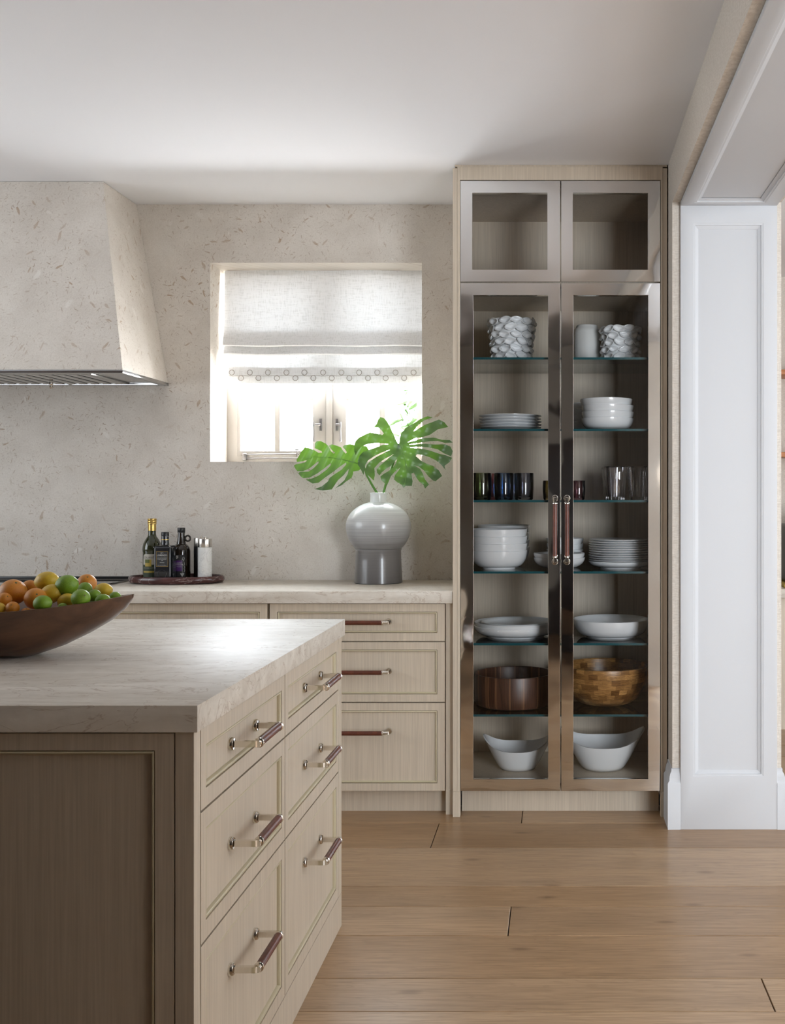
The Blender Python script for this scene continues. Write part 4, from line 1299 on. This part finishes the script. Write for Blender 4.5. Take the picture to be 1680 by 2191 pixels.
def text_pts(s, size, align='CENTER'):
    cu = bpy.data.curves.new('lettering', 'FONT')
    cu.body = s; cu.size = size; cu.align_x = align; cu.align_y = 'CENTER'
    cu.resolution_u = 2
    o = bpy.data.objects.new('lettering', cu)
    COL.objects.link(o)
    dg = bpy.context.evaluated_depsgraph_get()
    me = bpy.data.meshes.new_from_object(o.evaluated_get(dg))
    vs = [tuple(v.co) for v in me.vertices]
    fs = [tuple(p.vertices) for p in me.polygons]
    bpy.data.objects.remove(o); bpy.data.meshes.remove(me); bpy.data.curves.remove(cu)
    return vs, fs
def on_cyl(vs, c, r, a0, z0):
    # u along the circumference (positive to the viewer's right), v up; a0 measured from -y
    out = []
    for p in vs:
        a = -pi/2 + a0 + p[0]/r
        out.append((c[0] + r*cos(a), c[1] + r*sin(a), c[2] + z0 + p[1]))
    return out
def cyl_text(s, size, c, r, a0, z0, mat, parent, name='lettering', sq=1.0):
    vs, fs = text_pts(s, size)
    vs = [(p[0]*sq, p[1], 0) for p in vs]
    build(name, MB().add(on_cyl(vs, c, r, a0, z0), fs), mat, parent, smooth=0, flip=False)
def cyl_patch(c, r, u0, u1, z0, z1, a0, mat, parent, name='label', n=14, round_=0.0, m_=6):
    g = []
    for j in range(m_+1):
        v = j/m_
        ins = 0
        if round_: ins = round_*(max(0, 2*v-1)**4)
        g.append(on_cyl([(u0+ins + (u1-u0-2*ins)*k/n, 0, 0) for k in range(n+1)], c, r, a0, z0 + (z1-z0)*v))
    return build(name, MB().sheet(g), mat, parent, smooth=0, flip=False)
def disc_pts(cu, cv, r, n=10):
    return [(cu + r*cos(2*pi*k/n), cv + r*sin(2*pi*k/n), 0) for k in range(n)]

# tall olive oil bottle
BD = 4.895
c = (X(325.5, BD), BD, TZ)
bt = thing('olive_oil_bottle', c, 'tall green olive oil bottle with gold cap on the tray', 'bottle', 'bottles on the marble tray')
r0 = 0.0415
build('glass_body', MB().lathe([(0, 0), (r0*.93, 0), (r0, .004), (r0, .006), (r0*.985, .012), (r0*.985, .125), (r0*1.02, .13), (r0*1.03, .14), (r0*1.0, .15), (r0*.92, .165), (r0*.72, .182), (r0*.48, .196), (r0*.41, .208), (r0*.40, .26), (0, .26)], 40, c), M['olive_glass'], bt, smooth=40)
build('neck_foil', MB().lathe([(r0*.405, .222), (r0*.43, .223), (r0*.43, .25), (r0*.405, .2505)], 30, c), M['gold'], bt, smooth=40)
build('cap', MB().lathe([(0, .2515), (r0*.47, .2515), (r0*.475, .256), (r0*.44, .258), (r0*.475, .260), (r0*.475, .266), (r0*.445, .268), (r0*.475, .270), (r0*.47, .2765), (r0*.43, .278), (0, .278)], 30, c), M['gold'], bt, smooth=40)
rl = r0*.985
cyl_patch(c, rl+.0005, -.030, .036, .070, .118, 0.0, M['creamlabel'], bt, 'front_label', round_=0.010)
cyl_patch(c, rl+.0005, -.031, .036, .012, .0695, 0.0, M['greenlabel'], bt, 'lower_label')
cyl_text('COLAVITA', .0135, c, rl+.0011, 0.06, .1015, M['ink'], bt)
cyl_patch(c, rl+.0010, -.018, .012, .062, .094, 0.0, M['yellowlabel'], bt, 'picture')
cyl_patch(c, rl+.0013, -.018, .004, .078, .094, 0.0, plain('olive_green_print', (0.10, 0.12, 0.02, 1), 0.6), bt, 'picture_leaves')
cyl_text('EXTRA VIRGIN OLIVE OIL', .0048, c, rl+.0011, 0.0, .055, M['creamlabel'], bt)
cyl_patch(c, rl+.0010, -.028, .030, .034, .042, 0.0, M['yellowlabel'], bt, 'gold_band')

# square black bottle in front of it
BD = 4.80
x0, x1 = X(331, BD), X(372, BD)
cxb = (X(331, BD) + X(369, BD))/2
hb = 0.0375
c = (cxb, BD + .02, TZ)
bt = thing('square_oil_bottle', c, 'square black oil bottle with gold lined label on the tray', 'bottle', 'bottles on the marble tray')
def rsq(h, rad, n=6):
    p = []
    for q, (sx, sy) in enumerate(((1, 1), (-1, 1), (-1, -1), (1, -1))):
        for k in range(n+1):
            a = q*pi/2 + k/n*pi/2
            p.append((sx*(h-rad) + rad*cos(a), sy*(h-rad) + rad*sin(a)))
    return p
sec = [(0.0, .93), (.003, 1.0), (.146, 1.0), (.152, .97), (.158, .86), (.161, .62), (.163, .44)]
vs, fs = [], []
for z, k in sec:
    for x, y in rsq(hb*k, min(.007, hb*k*.5) if k > .7 else hb*k*.98):
        vs.append((c[0]+x, c[1]+y, c[2]+z))
n = 28
for i in range(len(sec)-1):
    for k in range(n):
        fs.append((i*n+k, i*n+(k+1) % n, (i+1)*n+(k+1) % n, (i+1)*n+k))
fs.append(tuple(range(n))); fs.append(tuple((len(sec)-1)*n+k for k in range(n)))
build('glass_body', MB().add(vs, fs), M['dark_glass'], bt, smooth=40)
build('neck', MB().lathe([(.0172, .1625), (.0172, .172), (.0165, .175), (.0165, .20), (0, .20)], 24, c), M['dark_glass'], bt, smooth=40)
build('neck_band', MB().lathe([(.0166, .1835), (.0171, .184), (.0171, .1868), (.0166, .1872)], 24, c), M['gold'], bt, smooth=40)
build('cap', MB().lathe([(0, .2005), (.0165, .2005), (.0170, .203), (.0170, .217), (.0155, .219), (0, .219)], 24, c), M['black'], bt, smooth=40)
yf = c[1] - hb - .0004
def flat(u0, u1, v0, v1, dy, mat, name):
    build(name, MB().add([(c[0]+u0, yf-dy, c[2]+v0), (c[0]+u1, yf-dy, c[2]+v0), (c[0]+u1, yf-dy, c[2]+v1), (c[0]+u0, yf-dy, c[2]+v1)], [(0,1,2,3)]), mat, bt, smooth=0, flip=False)
u = .0265
flat(-u, u, .066, .134, .0002, M['gold'], 'label_border')
flat(-u+.0013, u-.0013, .0673, .1327, .0005, M['blacklabel'], 'front_label')
def ftext(s, size, v, mat=M['whiteink']):
    vs, fs = text_pts(s, size)
    build('lettering', MB().add([(c[0]+p[0], yf-.0008, c[2]+v+p[1]) for p in vs], fs), mat, bt, smooth=0, flip=False)
ftext('N°1', .0075, .1265)
ftext('LORENZO', .0098, .1165)
ftext('OLIO EXTRA VERGINE', .0044, .1045)
ftext('DI OLIVA ITALIANO', .0044, .0990)
ftext('100%', .0044, .0935)
ftext('ORIGINAL', .0046, .0840)
ftext('NET 16.9 FL OZ (500 ml)', .0037, .0722)
# moulded round crest low on the glass
build('glass_crest', MB().tube([(c[0] + .019*cos(2*pi*k/28), yf+.0002, c[2]+.032 + .019*sin(2*pi*k/28)) for k in range(29)], .0012, 6, cap=False), M['dark_glass'], bt, smooth=60)

# round vinegar bottle with a loop handle
BD = 4.91
c = (X(388, BD), BD, TZ)
bt = thing('vinegar_bottle', c, 'dark round vinegar bottle with loop handle and purple label', 'bottle', 'bottles on the marble tray')
rv = 0.0405
build('glass_body', MB().lathe([(0, 0), (rv*.94, 0), (rv, .004), (rv, .12), (rv*.99, .132), (rv*.90, .146), (rv*.70, .157), (rv*.52, .162), (rv*.50, .168), (rv*.44, .176), (rv*.385, .20), (rv*.385, .212), (0, .212)], 40, c), M['brown_glass'], bt, smooth=40)
build('cap', MB().lathe([(0, .2125), (rv*.42, .2125), (rv*.42, .216), (rv*.40, .217), (rv*.42, .218), (rv*.42, .234), (rv*.38, .236), (0, .236)], 28, c), M['black'], bt, smooth=40)
build('loop_handle', MB().tube([(c[0] + .0295 + .0115*cos(a), c[1], c[2] + .187 + .0125*sin(a)) for a in [2*pi*k/24 for k in range(25)]], .0042, 10, cap=False), M['brown_glass'], bt, smooth=60)
cyl_patch(c, rv+.0004, -.027, .032, .014, .113, 0.0, M['blacklabel'], bt, 'front_label')
cyl_patch(c, rv+.0009, -.020, .019, .040, .088, 0.0, M['purple'], bt, 'purple_panel')
cyl_text('BALSAMIC', .0080, c, rv+.0014, -.05, .0765, M['whiteink'], bt)
cyl_text('VINEGAR', .0086, c, rv+.0014, .12, .0690, M['whiteink'], bt)
cyl_text('of Modena', .0060, c, rv+.0014, .05, .0600, M['whiteink'], bt)
cyl_text('500 ml', .0048, c, rv+.0014, -.25, .0505, M['whiteink'], bt)
mb = MB()
for cu, cv, r in [(-.006, .108, .0030), (-.002, .103, .0030), (-.010, .103, .0030), (-.006, .098, .0030), (-.001, .109, .002),
                  (.012, .028, .0028), (.018, .028, .0028), (.024, .028, .0028), (.015, .023, .0028), (.021, .023, .0028), (.018, .018, .0028),
                  (.021, .093, .0022), (.024, .087, .002), (-.020, .103, .0045), (-.017, .098, .0042), (-.020, .030, .0042), (-.016, .026, .0042), (-.022, .025, .003)]:
    mb.add(on_cyl(disc_pts(cu, cv, r), c, rv+.0011, 0.0, 0.0), [tuple(range(10))])
tag(build('grape_print', mb, M['whiteink'], bt, smooth=0, flip=False), kind='stuff')
# vine line
vl = [(.018, .032), (.018, .060), (.017, .090), (.019, .100), (.024, .104), (.028, .099), (.027, .092)]
build('vine_print', MB().tube(on_cyl([(a, b_, 0) for a, b_ in vl], c, rv+.0010, 0.0, 0.0), .0006, 5), M['whiteink'], bt)
vl = [(.026, .080), (.028, .070), (.025, .064), (.029, .058), (.026, .050), (.029, .042), (.025, .034)]
build('vine_print', MB().tube(on_cyl([(a, b_, 0) for a, b_ in vl], c, rv+.0010, 0.0, 0.0), .0007, 5), M['whiteink'], bt)

# salt and pepper mills
def mill(px, d, r, mat, label):
    c = (X(px, d), d, TZ)
    t = thing('spice_mill', c, label, 'mill', 'mills on the marble tray')
    build('barrel', MB().lathe([(0, 0), (r*.97, 0), (r, .002), (r, .150), (0, .150)], 36, c), M[mat], t, smooth=40)
    build('steel_head', MB().lathe([(0, .1503), (r*.985, .1503), (r, .1515), (r, .187), (r*.98, .1885), (0, .1885)], 36, c), M['brushed'], t, smooth=40)
    build('finial', MB().lathe([(0, .1888), (.0045, .1888), (.003, .191), (.0055, .194), (.004, .197), (0, .1975)], 16, c), M['nickel'], t, smooth=40)
mill(438.5, 4.83, 0.0305, 'whitemarble', 'white marble and steel mill, the front one on the tray')
mill(430.5, 4.925, 0.0325, 'blackmarble', 'black and steel mill standing behind the white marble mill')

# ================================================================== wooden bowl of citrus on the island
def lerp(tab, x):
    for (a, fa), (b_, fb) in zip(tab[:-1], tab[1:]):
        if a <= x <= b_: return fa + (fb-fa)*(x-a)/(b_-a)
    return tab[-1][1]
bc = Vector((-1.418, 2.56, IZ))
HL = 0.410
keel = [(0, 0), (.40, 0.0), (.434, .01), (.588, .16), (.742, .37), (.873, .584), (.951, .776), (1.0, .95)]
def sect(u, inner):
    au = abs(u)
    wmax = 0.172*(max(0.0, 1 - au**2.1))**0.62 + 0.004
    zr = 0.116 + 0.030*au**2.5
    zk = 0.145*lerp(keel, au)
    th = 0.011
    if inner:
        wmax = max(0.0015, wmax - th); zk = min(zr - .004, zk + th + .004)
    pts = []
    for k in range(17):
        s = k/16*2 - 1
        f = abs(s)
        # flattened keel, then flaring sides
        y = wmax*(1 if s > 0 else -1)*(f**0.85)
        z = zk + (zr - zk)*(f**2.3)
        pts.append((y, z))
    return pts
vs, fs = [], []
NU = 60
us = [-cos(pi*i/NU) for i in range(NU+1)]
for inner in (False, True):
    for u in us:
        uu = u*(0.985 if inner else 1.0)
        for y, z in sect(u, inner):
            vs.append((bc.x + HL*uu, bc.y + y, bc.z + z + .0003))
NP = 17
off = (NU+1)*NP
for i in range(NU):
    for k in range(NP-1):
        a = i*NP + k
        fs.append((a, a+1, a+NP+1, a+NP))
        fs.append((off+a, off+a+NP, off+a+NP+1, off+a+1))
    for k in (0, NP-1):
        a = i*NP + k
        fs.append((a, a+NP, off+a+NP, off+a))
for k in range(NP-1):
    for i in (0, NU):
        a = i*NP + k
        fs.append((a, a+1, off+a+1, off+a))
tag(build('dough_bowl', MB().add(vs, fs), M['bowlwood'], smooth=60), 'long boat-shaped dark wooden bowl holding citrus fruit', 'bowl')

fruit_mesh = {}
def fruit(kind, px, py, d, rx, ry, rot, label):
    # rx, ry in pixels: half width and half height of the fruit
    s = d/F
    r = ry*s
    if kind not in fruit_mesh:
        n, m_ = 28, 18
        prof = []
        for k in range(m_+1):
            a = -pi/2 + pi*k/m_
            if kind == 'orange':
                rr, z = cos(a), sin(a)*0.95
                if k == m_: z -= 0.06
            elif kind == 'lemon':
                rr, z = cos(a)**0.95 if cos(a) > 0 else 0, sin(a)*1.22
                if abs(sin(a)) > .93: z *= 1.06
            else:
                rr, z = cos(a), sin(a)*1.10
                if sin(a) > .95: z += .10*(sin(a)-.95)/.05
            prof.append((max(rr, 0) if 0 < k < m_ else 0, z))
        fruit_mesh[kind] = build(kind, MB().lathe(prof, n, (0, 0, 0)), M[kind], smooth=80)
        base = fruit_mesh[kind]
        # centre the mesh on the fruit
        lo = min(v.co.z for v in base.data.vertices); hi = max(v.co.z for v in base.data.vertices)
        for v in base.data.vertices: v.co.z -= (lo+hi)/2
        st_ = build('stem_end', MB().lathe([(0, 0.0), (.10, 0.0), (.085, .05), (.03, .06), (0, .05)], 10, (0, 0, 0)), M['stalk'], None)
        st_.parent = base; st_.location = (0, 0, (hi-lo)/2 - .05)
        o = base
    else:
        o = fruit_mesh[kind].copy(); COL.objects.link(o)
        ch = fruit_mesh[kind].children[0].copy(); COL.objects.link(ch); ch.parent = o
    o.location = (X(px, d), d, Z(py, d))
    o.scale = (r,)*3
    o.rotation_euler = rot
    tag(o, label, {'orange': 'orange', 'lemon': 'lemon', 'lime': 'lime'}[kind], 'citrus fruit in the wooden bowl')
FR = [
 ('orange', 28, 1267, 2.53, 29, 28, (0.4, 0.5, 0), 'largest orange, at the left edge of the picture'),
 ('orange', 64, 1259, 2.63, 17, 18, (1.3, 0.2, 0), 'orange half hidden behind the large ones, left of the top lemon'),
 ('lemon', 100, 1243, 2.60, 25, 20, (0.2, 1.4, 0.2), 'topmost lemon of the citrus pile'),
 ('lime', 144, 1252, 2.545, 26, 22, (0.3, 1.2, 0.3), 'large dark green lime on top of the pile'),
 ('orange', 186, 1248, 2.64, 21, 20, (0.6, 0.4, 0), 'orange at the back, right of the top lime'),
 ('orange', 76, 1281, 2.50, 27, 23, (1.0, 0.3, 0.4), 'reddish orange in the middle, under the top lemon'),
 ('lemon', 109, 1271, 2.535, 25, 20, (0.4, 1.0, 0.4), 'lemon in the middle of the pile below the top lime'),
 ('lime', 183, 1260, 2.60, 17, 14, (0.2, 1.9, -0.3), 'small lime with its stem end showing, below the back orange'),
 ('lemon', 221, 1263, 2.60, 23, 15.5, (0.2, 1.5, 0.1), 'rightmost lemon of the citrus pile'),
 ('lime', 173, 1280, 2.485, 26, 19.5, (0.9, 1.0, 0.2), 'lime at the front rim below the small stemmed lime'),
 ('lime', 202, 1275, 2.545, 15, 14, (0.4, 1.2, 0.2), 'lime wedged between the front lime and the right lemon'),
 ('lime', 221, 1286, 2.52, 22, 15, (0.2, 1.5, 0.1), 'yellowish lime at the front rim, second from the right tip'),
 ('lime', 247, 1278, 2.56, 19, 12, (0.1, 1.6, -0.2), 'rightmost lime next to the pointed tip of the bowl'),
 ('lemon', 142, 1286, 2.52, 19, 16, (0.4, 1.1, 0.2), 'lemon at the front between two limes'),
 ('lime', 92, 1291, 2.455, 31, 17.5, (0.1, 1.45, 0.1), 'wide green lime at the front rim below the reddish orange'),
 ('orange', 10, 1283, 2.485, 20, 15, (0.5, 0.9, 0), 'small orange under the largest orange'),
 ('orange', 27, 1301, 2.45, 22, 14, (0.9, 0.3, 0), 'speckled orange at the front rim, far left'),
 ('lemon', -6, 1304, 2.45, 18, 15, (0.2, 1.3, 0), 'yellow lemon cut off by the left picture edge'),
 ('lime', 134, 1299, 2.48, 13, 9, (0.2, 1.5, 0.2), 'small lime just showing over the front rim'),
 ('orange', 56, 1311, 2.46, 13, 11, (0.3, 0.2, 0), 'bit of deep orange fruit low behind the rim'),
]
for f in FR: fruit(*f)

# ================================================================== coffee corner in the adjoining room
FD = 6.55
def room_shelf(py, label):
    t = thing('wall_shelf', (1.75, FARY-.12, Z(py, FD)), label, 'shelf', 'copper edged wall shelves')
    build('board', MB().box(1.20, 2.6, FARY-.26, FARY-.001, Z(py+5, FD), Z(py-5, FD)), M['copper'], t, bevel=0.002)
    build('brass_knob', MB().lathe([(0, 0), (.012, 0), (.014, .006), (.008, .012), (0, .013)], 14, (1.385, FARY-.272, Z(py+1.5, FD))), M['gold'], t)
room_shelf(800, 'upper copper edged wall shelf beyond the white opening')
room_shelf(974, 'lower copper edged wall shelf beyond the white opening')
kz = Z(1251, 6.35)
kc = thing('coffee_counter', (1.9, 6.4, 0), 'pale oak counter at the far right beyond the white opening', 'counter')
build('worktop', MB().box(1.22, 3.2, 6.05, FARY-.001, kz-.05, kz), M['quartzite'], kc, bevel=0.002)
build('front', MB().box(1.24, 3.18, 6.09, FARY-.001, 0.0, kz-.0505), M['oak'], kc, smooth=0)
tr_ = tag(build('serving_tray', MB().box(1.30, 1.85, 6.12, 6.55, kz+.0002, kz+.022), M['yellowlabel'], bevel=0.004), 'gold tray under the black coffee machine', 'tray')
cm = thing('coffee_machine', (1.48, 6.3, kz+.0225), 'black coffee machine at the right picture edge', 'coffee machine')
build('housing', MB().box(1.332, 1.62, 6.17, 6.5, kz+.0225, kz+.36), M['black'], cm, bevel=0.02, seg=3)
build('bean_hopper', MB().lathe([(0, .36), (.09, .3605), (.11, .40), (.11, .43), (.05, .44), (0, .44)], 24, (1.476, 6.33, kz)), M['blackglass'], cm)
build('chrome_band', MB().box(1.335, 1.617, 6.166, 6.1695, kz+.22, kz+.245), M['nickel'], cm, smooth=0)
